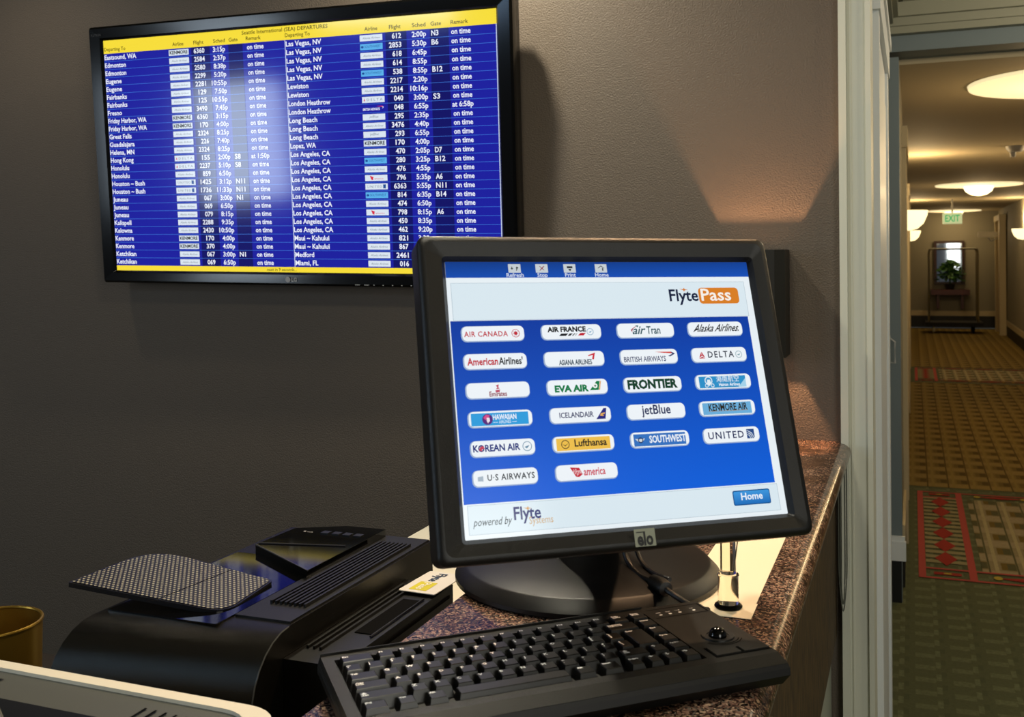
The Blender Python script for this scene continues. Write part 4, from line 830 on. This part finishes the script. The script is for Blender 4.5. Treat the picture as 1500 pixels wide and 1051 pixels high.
# loyalty card lying on the side unit
cdF = Matrix.Translation(W(-.6155, 1.2465, ZT + .0042)) @ Matrix.Rotation(radians(90 - 3), 4, 'Z')
cd = thing('plastic_card', 'small white plastic card with yellow block lying on the printer side unit', 'card', W(-.6155, 1.2465, ZT + .0042), radians(87))
obj('card_body', prism(new(), rrect(-.044, .044, -.0275, .0275, .003, 4), 0, .001, cdF), mat('white_card', '#dcdad4', .4), cd)
obj('card_print', flat(new(), rrect(-.036, -.002, -.010, .016, .001, 2), .0013, cdF), mat('yellow_print', '#c9c01c', .5), cd)
CR = cdF @ Matrix.Rotation(pi, 4, 'Z')
obj('card_lettering', text(new(), 'Pass', .019, -.008, .011, .0016, CR, 'C', w=.027, bold=.02), mat('pale_print', '#ece9d8', .5), cd)
obj('card_lettering', text(new(), 'Flyte', -.019, -.008, .013, .0016, CR, 'C', w=.034, bold=.02), mat('navy_print', '#1d3350', .5), cd)
# cream cabinet behind the printer
t = thing('storage_cabinet', 'plain cream cabinet behind the printer and left of the granite ledge', 'cabinet', W(-.80, 1.8, -E))
obj('carcass', wbox(-.93, -.69, 1.47, 2.15, -E, -.566), m_cream, t, bevel=.003); obj('top', wbox(-.933, -.687, 1.467, 2.153, -.566, -.546), m_cream, t, bevel=.001)

# ------------------------------------------------------------------ office machine at the lower left
t = thing('fax_machine', 'grey desktop office machine with a cream rim and vent slots, lower left corner', 'office machine', W(-.95, .55, -.70))
zt = -.42
om = [(-1.45, .30), (-.60, .30), (-.546, .36), (-.546, .760)]
om += [(-.546 - .045 * (1 - cos(radians(a_))), .765 + .040 * sin(radians(a_))) for a_ in range(15, 91, 15)] + [(-1.0, .812), (-1.45, .800)]
prism_b = prism(new(), om, E - .70, E + zt - .012); obj('housing', prism_b, m_grey, t)
ctr = (-1.0, .55)
inn2 = [(ctr[0] + (p[0] - ctr[0]) * .955, p[1] - (.0145 if p[1] > .7 else -.012)) for p in om]
bm = new(); loops(bm, [[(p[0], p[1], E + zt - .012) for p in om], [(p[0], p[1], E + zt) for p in om], [(p[0], p[1], E + zt) for p in inn2], [(p[0], p[1], E + zt - .004) for p in inn2]], cap0=True, cap1=False)
obj('rim', bm, m_cream, t)
obj('deck', flat(new(), inn2, E + zt - .0038), m_grey, t)
obj('lower_deck', flat(new(), [(-1.4, .33), (-.60, .33), (-.60, .725), (-.70, .742), (-.835, .744), (-1.4, .74)], E + zt - .0030), m_navy, t)
for i in range(8):
    xa = -.684 + i * .0125
    obj('vent_slot', flat(new(), [(xa, .722), (xa + .003, .722), (xa + .002, .772 - i * .0008), (xa - .001, .772 - i * .0008)], E + zt - .0026), m_dark, t)
obj('status_window', flat(new(), [(-.915, .772), (-.875, .772), (-.868, .779), (-.908, .779)], E + zt - .0026), m_navy, t)
obj('handle', tube(new(), smooth_path([W(-.90, .70, zt), W(-.86, .715, zt + .006), W(-.82, .712, zt + .006), W(-.78, .69, zt - .002)], 5), .009, 10), mat('silver_plastic', '#8e8c80', .25, metal=.6), t, smooth=True)
# brass bin
t = thing('brass_bin', 'round brushed brass bin standing left of the printer', 'bin', W(-1.105, .975, -.70))
Gb = Matrix.Translation(W(-1.112, .978, -.70)); rb = .062
obj('shell', lathe(new(), [(0, 0), (rb - .008, 0), (rb - .002, .238), (rb - .004, .238), (rb - .010, .004), (0, .004)], Gb, 48), m_brass, t, smooth=True)
obj('rolled_rim', loops(new(), [[(Gb @ Vector(((rb - .0025 + .0022 * cos(q)) * cos(2 * pi * i / 48), (rb - .0025 + .0022 * cos(q)) * sin(2 * pi * i / 48), .239 + .0022 * sin(q)))) for i in range(48)] for q in [2 * pi * j / 8 for j in range(9)]], cap0=False, cap1=False), m_brass, t, smooth=True)
